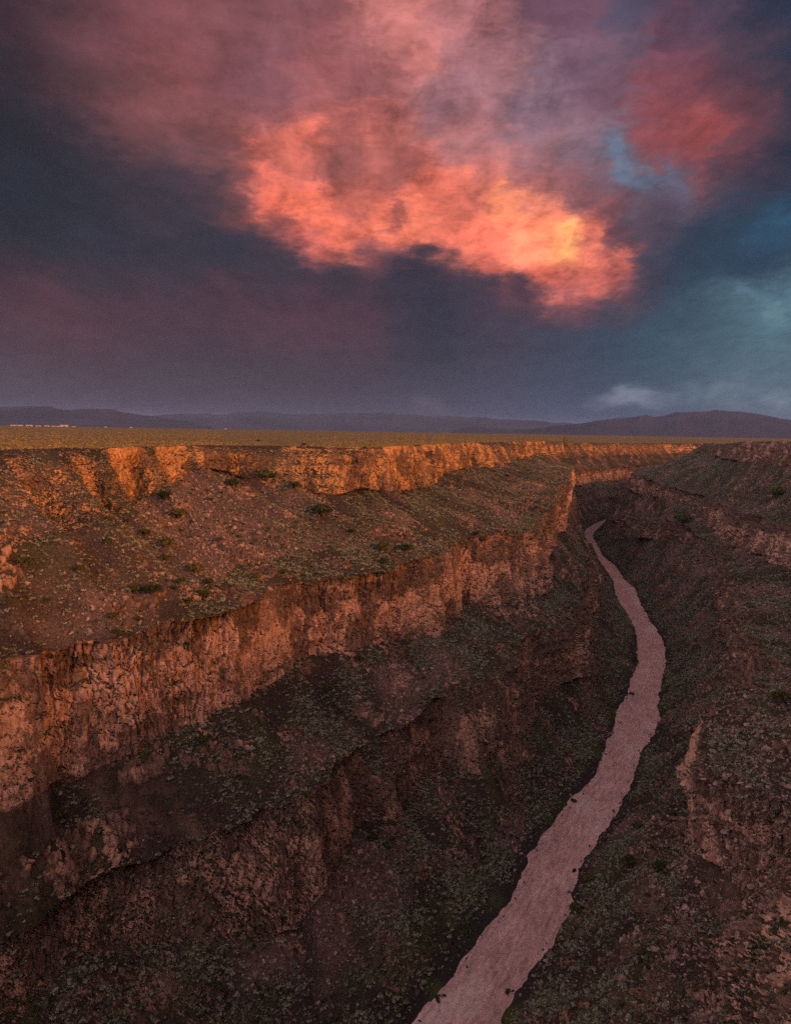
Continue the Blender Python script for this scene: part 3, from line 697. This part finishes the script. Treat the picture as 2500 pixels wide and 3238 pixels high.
Cc = [zl(*p, 1250) for p in [(180,232),(260,212),(330,202),(420,208),(520,216),(640,205),(720,196),(780,190),(850,180),(900,172),(950,165),(1000,160),(1040,150),(1070,148),(1100,157),(1150,150),(1200,133),(1250,138),(1330,138),(1370,134),(1420,137),(1500,142),(1570,150),(1630,160),(1686,172)]] + [(2700, 1345), (3000, 1362), (3300, 1392)]
ridge('mountains', 15500, A, 3000, 'rounded dark mountain range on the left horizon behind the pale buildings', 3)
ridge('mountains', 23000, B, 4200, 'low hazy mauve mountain range along the middle of the horizon', 8)
ridge('mountains', 14000, Cc, 2600, 'sharp-peaked purple mountain range on the right horizon', 12)

# ------------------------------------------------------------------ where things can stand
CAND = []
for side in 'LR':
    W = WALLS[side]
    CAND.append(W['p'][:, 8:, :].reshape(-1, 3))
    Pq, R = PLAIN[side]
    CAND.append(Pq[:, :110].reshape(-1, 3))
CAND = np.concatenate(CAND); CPX, CPY, CF = project(CAND)
ok = (CF > 1) & (CPX > -60) & (CPX < 2560) & (CPY > 1300) & (CPY < 3300)
CAND = CAND[ok]; CPX = CPX[ok]; CPY = CPY[ok]; CF = CF[ok]
def hit(px, py):
    """surface point seen at this place of the photograph"""
    for r in (3, 6, 12, 30):
        i = np.nonzero((np.abs(CPX - px) < r) & (np.abs(CPY - py) < r))[0]
        if len(i):
            return CAND[i[np.argmin(CF[i])]], CF[i].min()
    return None, None

def surface_points(side, dens, maxd, seed):
    """random points over a wall; dens(arrays) -> pieces per square metre"""
    W = WALLS[side]; p = W['p']; r = np.random.default_rng(seed)
    a = p[1:, :-1] - p[:-1, :-1]; b = p[:-1, 1:] - p[:-1, :-1]
    n = np.cross(a, b); area = np.linalg.norm(n, axis=-1); nz = np.abs(n[..., 2]) / np.maximum(area, 1e-6)
    c = p[:-1, :-1] + 0.5 * (a + b)
    cc = c.reshape(-1, 3); px, py, f = project(cc)
    vis = (f > 5) & (px > -350) & (px < 2850) & (py < 3500) & (np.hypot(cc[:, 0], cc[:, 1]) < maxd) & (cc[:, 2] > 0.4)
    info = dict(pos=cc, nz=nz.ravel(), cliff=W['cliff'][:-1, :-1].ravel(), scr=W['scr'][:-1, :-1].ravel(), seg=W['seg'][:-1, :-1].ravel(), v=W['v'][:-1, :-1].ravel(), S=np.repeat(W['S'][:-1], W['nv'] - 1))
    lam = area.ravel() * dens(info) * vis
    cnt = r.poisson(np.clip(lam, 0, 4))
    i = np.repeat(np.arange(len(cnt)), cnt)
    u = r.random((len(i), 2))
    return p[:-1, :-1].reshape(-1, 3)[i] + a.reshape(-1, 3)[i] * u[:, :1] + b.reshape(-1, 3)[i] * u[:, 1:], i, info

# ------------------------------------------------------------------ small prototypes
def leaf_cloud(n, lumps, size, seed, flat=1.0, up=0.0):
    """many small leaf-sized faces clumped in a few lumps; unit radius, base at z = 0"""
    r = np.random.default_rng(seed)
    L = []
    for k in range(lumps):
        a = r.random() * 6.283; q = 0.62 * math.sqrt(r.random())
        L.append((q * math.cos(a), q * math.sin(a), up + (0.30 + 0.30 * r.random()) * flat, 0.32 + 0.25 * r.random()))
    V = []; Fc = []
    for k in range(n):
        x, y, z, w = L[r.integers(lumps)]
        d = r.normal(size=3); d /= np.linalg.norm(d); d[2] = abs(d[2]) * 0.9 - 0.25
        c = np.array([x, y, z]) + d * w * (0.55 + 0.5 * r.random()) * np.array([1, 1, flat])
        c[2] = max(c[2], 0.02)
        t = np.cross(d + 0.6 * r.normal(size=3), r.normal(size=3)); t /= np.linalg.norm(t) + 1e-6
        b = np.cross(t, d + 0.5 * r.normal(size=3)); b /= np.linalg.norm(b) + 1e-6
        s = size * (0.6 + 0.8 * r.random())
        i = len(V)
        V += [c - t * s * 0.6, c + b * s * 0.45, c + t * s, c - b * s * 0.45]; Fc.append((i, i + 1, i + 2, i + 3))
    return np.array(V), np.array(Fc)

def rock_mesh(name, seed, mat, sub=2):
    import bmesh
    bm = bmesh.new(); bmesh.ops.create_icosphere(bm, subdivisions=sub, radius=1.0)
    co = np.array([v.co[:] for v in bm.verts]); r = np.random.default_rng(seed)
    st = np.array([1.0, 0.7 + 0.35 * r.random(), 0.55 + 0.3 * r.random()])
    # cut by random planes so that it has flat broken faces
    for k in range(11):
        n = r.normal(size=3); n /= np.linalg.norm(n); h = 0.42 + 0.32 * r.random()
        e = np.clip(co @ n - h, 0, None); co = co - e[:, None] * n * 0.98
    co = co * st; co += 0.07 * fbm(co * 2.2 + seed, 2, seed)[:, None] * co
    for v, c in zip(bm.verts, co): v.co = c
    me = bpy.data.meshes.new(name); bm.to_mesh(me); bm.free(); me.materials.append(mat)
    return me

def clump_mesh(name, mat, *a, **k):
    v, f = leaf_cloud(*a, **k)
    return mesh_from(name, v, f, [mat])

SAGE = [clump_mesh('sagebrush', M_SAGE, 90, 6, 0.30, 100 + k, 0.8) for k in range(4)]
GOLD = [clump_mesh('sagebrush', M_GOLD, 50, 4, 0.28, 120 + k, 0.8) for k in range(3)]
ROCKS = [rock_mesh('rock', 200 + k, M_ROCK, 2) for k in range(6)]
WETROCKS = [rock_mesh('rock', 230 + k, M_WETROCK, 2) for k in range(4)]

def proto_collection(name, meshes):
    c = bpy.data.collections.new(name)
    for m in meshes: c.objects.link(bpy.data.objects.new(m.name, m))
    return c

def scatter(name, pts, scale, protos, label, cat, zsquash=1.0, tilt=0.25, seed=1):
    """one stuff object: geometry nodes put a piece on every point"""
    r = np.random.default_rng(seed); n = len(pts)
    me = bpy.data.meshes.new(name); me.vertices.add(n); me.vertices.foreach_set('co', np.ascontiguousarray(pts, np.float32).ravel())
    sc = np.stack([scale * (0.85 + 0.3 * r.random(n)), scale * (0.85 + 0.3 * r.random(n)), scale * zsquash * (0.8 + 0.45 * r.random(n))], 1)
    rot = np.stack([tilt * r.normal(size=n), tilt * r.normal(size=n), r.random(n) * 6.283], 1)
    for nm, val in (('sc', sc), ('rot', rot)):
        at = me.attributes.new(nm, 'FLOAT_VECTOR', 'POINT'); at.data.foreach_set('vector', np.ascontiguousarray(val, np.float32).ravel())
    at = me.attributes.new('pick', 'INT', 'POINT'); at.data.foreach_set('value', r.integers(0, len(protos), n).astype(np.int32))
    o = link(name, me); tag(o, label, cat, kind='stuff')
    ng = bpy.data.node_groups.new(name, 'GeometryNodeTree')
    ng.interface.new_socket('Geometry', in_out='INPUT', socket_type='NodeSocketGeometry')
    ng.interface.new_socket('Geometry', in_out='OUTPUT', socket_type='NodeSocketGeometry')
    gi = ng.nodes.new('NodeGroupInput'); go = ng.nodes.new('NodeGroupOutput')
    ci = ng.nodes.new('GeometryNodeCollectionInfo'); ci.inputs['Collection'].default_value = proto_collection(name, protos)
    ci.inputs['Separate Children'].default_value = True; ci.inputs['Reset Children'].default_value = True
    ip = ng.nodes.new('GeometryNodeInstanceOnPoints'); ip.inputs['Pick Instance'].default_value = True
    def attr(nm, typ):
        a = ng.nodes.new('GeometryNodeInputNamedAttribute'); a.data_type = typ; a.inputs['Name'].default_value = nm
        return a.outputs['Attribute']
    e2r = ng.nodes.new('FunctionNodeEulerToRotation'); ng.links.new(attr('rot', 'FLOAT_VECTOR'), e2r.inputs[0])
    ng.links.new(gi.outputs[0], ip.inputs['Points']); ng.links.new(ci.outputs[0], ip.inputs['Instance'])
    ng.links.new(attr('pick', 'INT'), ip.inputs['Instance Index'])
    ng.links.new(e2r.outputs[0], ip.inputs['Rotation']); ng.links.new(attr('sc', 'FLOAT_VECTOR'), ip.inputs['Scale'])
    ng.links.new(ip.outputs[0], go.inputs[0])
    md = o.modifiers.new('scatter', 'NODES'); md.node_group = ng
    return o

# ------------------------------------------------------------------ sagebrush and rock over the walls
def d_sage(i):
    cl = fbm(i['pos'] / 18, 2, 301); fl = np.clip((i['nz'] - 0.34) / 0.3, 0, 1)
    return (0.75 + 0.50 * ((i['pos'][:, 2] < 95) | (i['pos'][:, 0] - 0.45 * i['pos'][:, 1] > 60))) * fl * np.clip(0.65 + 1.8 * cl, 0.15, 1.7) * (1 - 0.8 * np.clip(i['scr'], 0, 1)) * (1 - 0.85 * np.clip(i['cliff'], 0, 1)) * np.clip(i['pos'][:, 2] / 5 - 0.2, 0, 1)
def d_rock(i):
    sp = np.exp(-((i['S'] - 490) / 60) ** 2) * (i['pos'][:, 2] > 55) * (i['pos'][:, 0] > 20)       # the bouldery near spur
    return (0.07 + 0.16 * (i['pos'][:, 0] - 0.45 * i['pos'][:, 1] > 50) + 0.55 * np.clip(i['scr'], 0, 1) + 0.06 * i['cliff'] + 1.0 * sp) * np.clip((i['nz'] - 0.25) / 0.2, 0.1, 1)
def to_so_s(w): return np.interp(w[:, 0] * 0.53 + w[:, 1] * 0.85, [0, 1000], [262, 1262])     # rough distance along the canyon, near part
SP = []; RP = []; RI = []
for side in 'LR':
    q, i, info = surface_points(side, d_sage, 2000, 11); SP.append(q)
    q, i, info = surface_points(side, d_rock, 1500, 12); RP.append(q); RI.append(info['scr'][i])
SP = np.concatenate(SP); RP = np.concatenate(RP); RI = np.concatenate(RI)
SSZ = 0.38 + 1.05 * rng.random(len(SP)) ** 2.4
RSZ = np.clip(np.exp(rng.normal(-1.05, 0.5, len(RP))) * (1 + 0.5 * RI), 0.12, 2.2)
RSZ *= np.clip(np.hypot(RP[:, 0], RP[:, 1]) / 260, 0.5, 1) * (1 + 0.5 * np.exp(-((to_so_s(RP) - 490) / 60) ** 2) * (RP[:, 0] > 40))

def visible_rank(pts, size):
    px, py, f = project(pts); v = size / np.maximum(f, 1)
    v = np.where((f > 3) & (px > 5) & (px < 2495) & (py < 3230) & (py > 1300), v, -1)
    # keep those not hidden by nearer ground
    ordr = np.argsort(-v)[:2500]; keep = []
    for k in ordr:
        if v[k] <= 0: break
        i = np.abs(CPX - px[k]) < 5
        i = i & (np.abs(CPY - (py[k] - size[k] / f[k] * FPX)) < 5)
        if i.any() and CF[i].min() < f[k] - 10: continue
        keep.append(k)
        if len(keep) >= 300: break
    return np.array(keep)

ks = visible_rank(SP, SSZ)
m = np.ones(len(SP), bool); m[ks] = False
scatter('sagebrush_cover', SP[m] - [0, 0, 0.05], SSZ[m], SAGE, 'small grey-green sagebrush covering the slopes of both canyon walls', 'sagebrush', 0.9, 0.2, 21)
for n, k in enumerate(ks):
    o = bpy.data.objects.new('sagebrush', SAGE[n % 4]); COL.objects.link(o)
    s_ = SSZ[k]; o.location = SP[k] - [0, 0, 0.05]; o.scale = (s_, s_, s_ * 0.95); o.rotation_euler = (0, 0, rng.random() * 6.28)
    tag(o, 'pale grey-green sagebrush clump on the near slopes at the bottom right of the river', 'shrub', 'sagebrush clumps on the near slopes')

kr = visible_rank(RP, RSZ)[:170]
m = np.ones(len(RP), bool); m[kr] = False
scatter('talus_rubble', RP[m], RSZ[m], ROCKS, 'broken pinkish rubble lying on the talus slopes and ledges', 'rubble', 0.9, 0.6, 22)
for n, k in enumerate(kr):
    o = bpy.data.objects.new('boulder', ROCKS[n % 6]); COL.objects.link(o)
    s_ = RSZ[k]; o.location = RP[k]; o.scale = (s_, s_ * 0.9, s_ * 0.85); o.rotation_euler = tuple(rng.normal(size=3) * 0.8)
    tag(o, 'large pinkish-grey boulder fallen onto a canyon slope', 'boulder', 'boulders on the canyon slopes')

WP = []
for side in 'LR':
    q, i, info = surface_points(side, lambda i: 0.45 * (i['pos'][:, 2] < 3.6) * np.clip(0.5 + 2 * fbm(i['pos'] / 12, 2, 341), 0.05, 1.5), 1300, 15); WP.append(q)
WP = np.concatenate(WP)
scatter('bank_rocks', WP, np.clip(np.exp(rng.normal(-0.75, 0.45, len(WP))), 0.15, 1.3), WETROCKS, 'dark wet stones lining both banks of the river', 'stones', 0.8, 0.6, 26)
SCRUB = [clump_mesh('scrub_bush', M_JUN, 110, 7, 0.19, 140 + k, 0.85) for k in range(3)]
DP = []
for side in 'LR':
    q, i, info = surface_points(side, lambda i: 0.020 * np.clip((i['nz'] - 0.45) / 0.25, 0, 1) * np.clip(0.2 + 3.2 * fbm(i['pos'] / 26, 2, 331), 0, 2.2) * (1 + 1.2 * (i['pos'][:, 2] < 95)) * np.clip(i['pos'][:, 2] / 3 - 0.2, 0, 1), 1700, 14); DP.append(q)
DP = np.concatenate(DP); DSZ = 0.8 + 1.1 * rng.random(len(DP)) ** 2
kd = visible_rank(DP, DSZ)
m = np.ones(len(DP), bool); m[kd] = False
scatter('dark_scrub', DP[m] - [0, 0, 0.05], DSZ[m], SCRUB, 'dark green scrub scattered between the sagebrush on the canyon slopes', 'scrub', 0.95, 0.1, 24)
for n, k in enumerate(kd):
    o = bpy.data.objects.new('scrub_bush', SCRUB[n % 3]); COL.objects.link(o)
    s_ = DSZ[k]; o.location = DP[k] - [0, 0, 0.05]; o.scale = (s_, s_, s_); o.rotation_euler = (0, 0, rng.random() * 6.28)
    tag(o, 'dark green scrub bush among the grey sagebrush on the near canyon slopes', 'bush', 'dark scrub bushes on the canyon slopes')

# ------------------------------------------------------------------ sage on the plain
PG = []; PS = []
for side, n, rmax in (('L', 60000, 2600), ('R', 12000, 900)):
    Pq, R = PLAIN[side]
    u = rng.random(n); rr = 0.5 + rmax * u ** 2.0
    si = rng.random(n)
    S = WALLS[side]['S']; rim = Pq[:, 0]
    azr = np.arctan2(rim[:, 0], rim[:, 1])
    ok = np.nonzero((azr > rad(-40)) & (azr < rad(42)) & (S > 300))[0] if side == 'L' else np.nonzero(S > 420)[0]
    # even spread by length along the rim, weighted so far rows are not crowded
    k = ok[(si * (len(ok) - 2)).astype(int)]; fr = rng.random(n)[:, None]
    j = np.interp(rr, R, np.arange(len(R))); j0 = j.astype(int); fj = (j - j0)[:, None]
    a = Pq[k, j0] * (1 - fj) + Pq[k, np.minimum(j0 + 1, len(R) - 1)] * fj
    b = Pq[k + 1, j0] * (1 - fj) + Pq[k + 1, np.minimum(j0 + 1, len(R) - 1)] * fj
    PG.append(a * (1 - fr) + b * fr)
    PS.append(0.5 + 0.6 * rng.random(n))
Pq, R = PLAIN['R']; S = WALLS['R']['S']
ok = np.nonzero((S > 60) & (S < 700))[0]; n = 3500
k = ok[rng.integers(0, len(ok) - 1, n)]; j = np.interp(0.6 + 90 * rng.random(n) ** 0.8, R, np.arange(len(R))); j0 = j.astype(int); fj = (j - j0)[:, None]
PG.append(Pq[k, j0] * (1 - fj) + Pq[k, j0 + 1] * fj); PS.append(0.3 + 0.4 * rng.random(n))
PG = np.concatenate(PG); PS = np.concatenate(PS)
far = np.hypot(PG[:, 0], PG[:, 1]) > 5
scatter('plain_sagebrush', PG[far] - [0, 0, 0.05], PS[far], GOLD, 'golden-green sagebrush covering the flat plain above the canyon', 'sagebrush', 0.85, 0.15, 23)

# ------------------------------------------------------------------ junipers
def juniper(loc, w, olive, label, seed, tall=1.0):
    root = bpy.data.objects.new('juniper_bush', None); COL.objects.link(root); root.location = loc
    tag(root, label, 'bush', 'junipers dotted over the canyon slopes')
    v, f = leaf_cloud(420, 11, 0.15, seed, 0.95 * tall, 0.12)
    v = v * np.array([w / 2 / 0.95, w / 2 / 0.95, w / 2 * 1.05])
    link('crown', mesh_from('crown', v, f, [M_OLIVE if olive else M_JUN]), root)
    r = np.random.default_rng(seed + 5); tv = []; tf = []
    for k in range(5):
        a = r.random() * 6.28; ln = w * 0.42; R0 = 0.05 * w
        e = np.array([math.cos(a) * ln * 0.6, math.sin(a) * ln * 0.6, ln * 0.75 * tall])
        for lv, (q, rr) in enumerate(((np.array([0, 0, -0.3]), R0), (e * 0.45 + [0, 0, 0.1 * w], R0 * 0.6), (e, R0 * 0.2))):
            for t in range(5):
                an = t * 1.2566; tv.append(q + np.array([math.cos(an) * rr, math.sin(an) * rr, 0]))
        b0 = len(tv) - 15
        for lv in range(2):
            for t in range(5):
                tf.append((b0 + lv * 5 + t, b0 + lv * 5 + (t + 1) % 5, b0 + lv * 5 + 5 + (t + 1) % 5, b0 + lv * 5 + 5 + t))
    link('trunk', mesh_from('trunk', np.array(tv), np.array(tf), [M_BARK]), root)

JUN = [  # photo x, photo y of the foot, width in photo pixels, olive?, label
 (431,1872,46,0,'dark green juniper, left one of the touching pair on the upper left talus'),
 (485,1876,56,0,'wide dark green juniper, right one of the touching pair on the upper left talus'),
 (533,1732,55,1,'big round olive juniper beside the lower left end of the boulder field'),
 (463,1692,40,1,'dull olive juniper below the foot of the leftmost orange rim cliff'),
 (342,1718,38,0,'ragged dark juniper below the broken grey cliff on the left'),
 (248,1806,38,1,'upright olive juniper alone on the bare left talus'),
 (616,1808,58,1,'wide ragged olive juniper below the boulder field'),
 (570,1844,38,0,'dark juniper just right of the wide touching pair, upper of two'),
 (551,1866,30,0,'small dark juniper just right of the wide touching pair, lower of two'),
 (661,1850,38,1,'brownish olive juniper just above the bright round one'),
 (647,1886,42,1,'bright green round juniper on the talus above the pink cliff'),
 (600,1900,30,0,'small dark round juniper left of the bright green one'),
 (357,1956,42,0,'tall dark juniper low on the left talus'),
 (447,1932,22,1,'tiny bright juniper below the touching pair, upper of two'),
 (440,1960,26,1,'small olive juniper below the touching pair, lower of two'),
 (307,1966,24,0,'faint small juniper left of the tall dark one low on the talus'),
 (566,1636,60,1,'large brownish olive bush at the top left corner of the boulder field'),
 (698,1709,26,1,'small green bush standing in the middle of the boulder field'),
 (522,1769,36,1,'brown thin bush under the big round olive juniper'),
 (369,2001,26,0,'small dark juniper at the brink of the pink cliff on the left'),
 (346,1644,28,1,'small olive bush on the broken grey cliff'),
 (81,1786,58,0,'largest dark juniper, near the left edge of the upper talus'),
 (76,1890,30,1,'faint olive bush below the largest dark juniper at the left edge'),
 (160,1900,28,1,'small green bush on the bare talus near the left edge'),
 (525,1580,50,0,'dark juniper tucked under the leftmost orange rim cliff'),
 (737,1540,50,0,'dark juniper at the foot of the orange rim cliff, left of the thicket'),
 (778,1514,30,0,'small dark bush against the middle of the orange rim cliff'),
 (845,1520,70,0,'wide dark juniper thicket at the foot of the orange rim cliff'),
 (935,1546,45,0,'dark bush beside the jutting orange buttress, on its left'),
 (1023,1630,70,0,'broad dark juniper thicket below the jutting orange buttress'),
 (815,1830,30,1,'olive bush at the lower right of the boulder field'),
 (897,1814,30,0,'small dark green bush right of the boulder field'),
 (1112,1684,28,0,'small dark bush on the slope below the buttress'),
 (1212,1784,40,0,'dark bush near the brink of the pink cliff, lower of two'),
 (1208,1739,50,1,'olive bush near the brink of the pink cliff, upper of two'),
 (964,1408,20,0,'dark bush on the plain close to the rim'),
 (815,1395,15,0,'tiny dark bush alone out on the plain'),
 (1524,1714,26,0,'dark bush near the tip of the left promontory, right of two'),
 (1502,1695,24,0,'dark bush near the tip of the left promontory, left of two'),
 (1280,1740,45,0,'dark thicket in the hollow above the pink cliff'),
 (1602,1507,20,0,'small dark bush under the far orange rim cliff'),
 (1695,1611,22,1,'green bush at the outer edge of the left promontory'),
 (2451,1578,60,0,'dark thicket high on the shaded right slope'),
 (2155,1655,60,0,'dark thicket between two shaded cliff bands on the right'),
 (456,2406,50,0,'dark green juniper under the lower left end of the pink cliff'),
 (193,2582,50,0,'dark green juniper on the shaded slope at the left edge'),
 (1038,2186,36,0,'dark juniper on the bench just under the middle of the pink cliff'),
 (1138,2090,30,0,'small juniper touching the foot of the pink cliff'),
 (1179,2655,40,0,'dark juniper beside the pink rubble chute'),
 (971,2518,36,0,'dark juniper in the gully of the lower left cliffs'),
 (734,2473,25,1,'small olive bush on the lower left ledge'),
 (645,2351,50,0,'spreading dark juniper below the red slip scar'),
 (2466,2225,70,1,'olive juniper on top of the near spur at the right edge'),
 (1984,2742,60,0,'large dark juniper on the right bank, left of two'),
 (2077,2751,50,0,'dark juniper on the right bank, right of two'),
 (2014,2625,40,0,'dark bush on the right bank upstream of the two large junipers'),
 (1828,2890,60,0,'dark willow-like bush at the water edge on the right bank'),
 (1858,2790,40,1,'olive bush at the water edge on the right bank'),
 (1472,2947,45,0,'dark bush near the water on the left bank, upper of two'),
 (1409,3004,35,1,'yellow-green bush near the water on the left bank, lower of two'),
]
for n, (px, py, w, ol, lb) in enumerate(JUN):
    p, f = hit(px, py)
    if p is None: print('no hit', lb); continue
    juniper(p, max(w / FPX * f * 1.05, 1.2), ol, lb, 400 + n, 0.9 + 0.4 * rng.random())

# ------------------------------------------------------------------ dark rocks along and in the water
def put_rock(x, y, w, label, group):
    o = bpy.data.objects.new('river_rock', WETROCKS[rng.integers(4)]); COL.objects.link(o)
    o.location = (x, y, 0.1 * w); o.scale = (w * 0.62, w * 0.5 * (0.7 + 0.4 * rng.random()), w * 0.5 * (0.6 + 0.3 * rng.random())); o.rotation_euler = (0.3 * rng.normal(), 0.3 * rng.normal(), rng.random() * 6.28)
    tag(o, label, 'rock', group)
for px, py, w, lb in [(1383,3163,30,'large flat dark rock in the water by the left bank, larger of two'),(1406,3149,18,'smaller dark rock beside the flat one in the water by the left bank'),
  (1813,2756,20,'dark rock standing in the water by the right bank, upper of two'),(1799,2822,15,'dark rock standing in the water by the right bank, lower of two'),
  (1715,3004,13,'small dark rock alone just off the right bank'),(1604,3140,30,'big dark rock jutting from the right bank near the bottom'),
  (1812,2534,24,'grey rock in the water below the green left bank'),(1995,2196,22,'long dark rock reaching into the river from the left bank')]:
    d = ray(px, py); t = -CAMZ / d[2]; f = t
    put_rock(d[0] * t, d[1] * t, w / FPX * f, lb, 'rocks standing in the river')
for bank, sg, n in (('LB', 1, 62), ('RB', -1, 66)):
    for k in range(n):
        s_ = 462 + 640 * (k + rng.random()) / n
        o_, _ = ev(bank, np.array([s_])); P_, N_ = axis_at(np.array([s_]))
        o_ = o_[0] + sg * (rng.normal() * 1.3 - 1.0)
        put_rock(P_[0, 0] + N_[0, 0] * o_, P_[0, 1] + N_[0, 1] * o_, 0.9 + 1.6 * rng.random() ** 2,
                 'dark wet boulder at the waterline of the %s bank' % ('left' if sg > 0 else 'right'), 'waterline boulders of the %s bank' % ('left' if sg > 0 else 'right'))

# ------------------------------------------------------------------ far buildings at the edge of the plain
M_BW = mat_varied('pale_wall', (0.36, 0.31, 0.27), (0.52, 0.46, 0.40), None, 0.2, 0.8, 0.4)
M_BR = mat_varied('tin_roof', (0.30, 0.22, 0.19), (0.45, 0.36, 0.32), None, 0.2, 0.6, 0.3)
M_BD = mat_varied('dark_door', (0.05, 0.04, 0.04), (0.09, 0.07, 0.06), None, 0.2, 0.6, 0.3)
def box(x0, x1, y0, y1, z0, z1):
    v = np.array([(x, y, z) for z in (z0, z1) for y in (y0, y1) for x in (x0, x1)], float)
    f = np.array([(0, 2, 3, 1), (4, 5, 7, 6), (0, 1, 5, 4), (2, 6, 7, 3), (0, 4, 6, 2), (1, 3, 7, 5)])
    return v, f
def building(px, wpx, hpx, label, dist=4350.0):
    hpx *= 0.8
    d = ray(px, 1346 + 0.0162 * px); d = d / np.hypot(d[0], d[1])
    root = bpy.data.objects.new('building', None); COL.objects.link(root)
    w = wpx / FPX * dist; h = hpx / FPX * dist; dp = max(w * 0.45, 8)
    root.location = (d[0] * dist, d[1] * dist, 209.2); root.rotation_euler = (0, 0, -math.atan2(d[0], d[1]))
    tag(root, label, 'building', 'pale buildings far out on the plain')
    link('wall', mesh_from('wall', *box(-w / 2, w / 2, 0, dp, -3, h * 0.75), [M_BW]), root)
    e = 0.6; zz = h * 0.75 + 0.003
    v = np.array([(-w / 2 - e, -e, zz), (w / 2 + e, -e, zz), (w / 2 + e, dp + e, zz), (-w / 2 - e, dp + e, zz), (-w / 2 - e, dp / 2, h), (w / 2 + e, dp / 2, h)])
    me = bpy.data.meshes.new('roof'); me.from_pydata([tuple(a) for a in v], [], [(0, 1, 5, 4), (2, 3, 4, 5), (0, 4, 3), (1, 2, 5), (3, 2, 1, 0)]); me.materials.append(M_BR); link('roof', me, root)
    link('door', mesh_from('door', *box(-w * 0.09, w * 0.09, -0.12, 0.1, 0, h * 0.4), [M_BD]), root)
for a in [(54,30,4,'long low pale building nearest the left edge of the plain'),(94,17,4.5,'pale building second from the left on the far plain'),(122,14,3,'low faint building between the second and the tall one on the far plain'),
          (150,13,3.5,'small pale building left of the biggest one on the far plain'),(178,22,3,'long flat pale building touching the biggest one on its left'),(204,20,6.5,'biggest and tallest pale building on the far plain'),
          (234,10,2.5,'small white building right of the biggest one on the far plain'),(335,6,3,'lone white dot of a building right of the building row'),(415,7,3,'lone pale building far right of the building row'),(713,6,4,'lone pale hut out on the middle of the plain horizon')]:
    building(*a)

# ------------------------------------------------------------------ air
def haze():
    import bmesh
    x0, x1, y0, y1, z0, z1 = -42000, 42000, -26500, 42000, -12, 950
    v, f = box(x0, x1, y0, y1, z0, z1)
    o = link('haze', mesh_from('haze', v, f)); tag(o, 'thin mauve evening haze over the plain', 'haze', kind='stuff')
    m = bpy.data.materials.new('evening_air'); m.use_nodes = True; nt = m.node_tree; nt.nodes.clear()
    vol = nt.nodes.new('ShaderNodeVolumePrincipled'); vol.inputs['Density'].default_value = HAZE
    vol.inputs['Color'].default_value = (0.28, 0.46, 0.90, 1); vol.inputs['Anisotropy'].default_value = 0.0
    out = nt.nodes.new('ShaderNodeOutputMaterial'); nt.links.new(vol.outputs[0], out.inputs['Volume'])
    o.data.materials.append(m)
HAZE = 1.7e-5
haze()
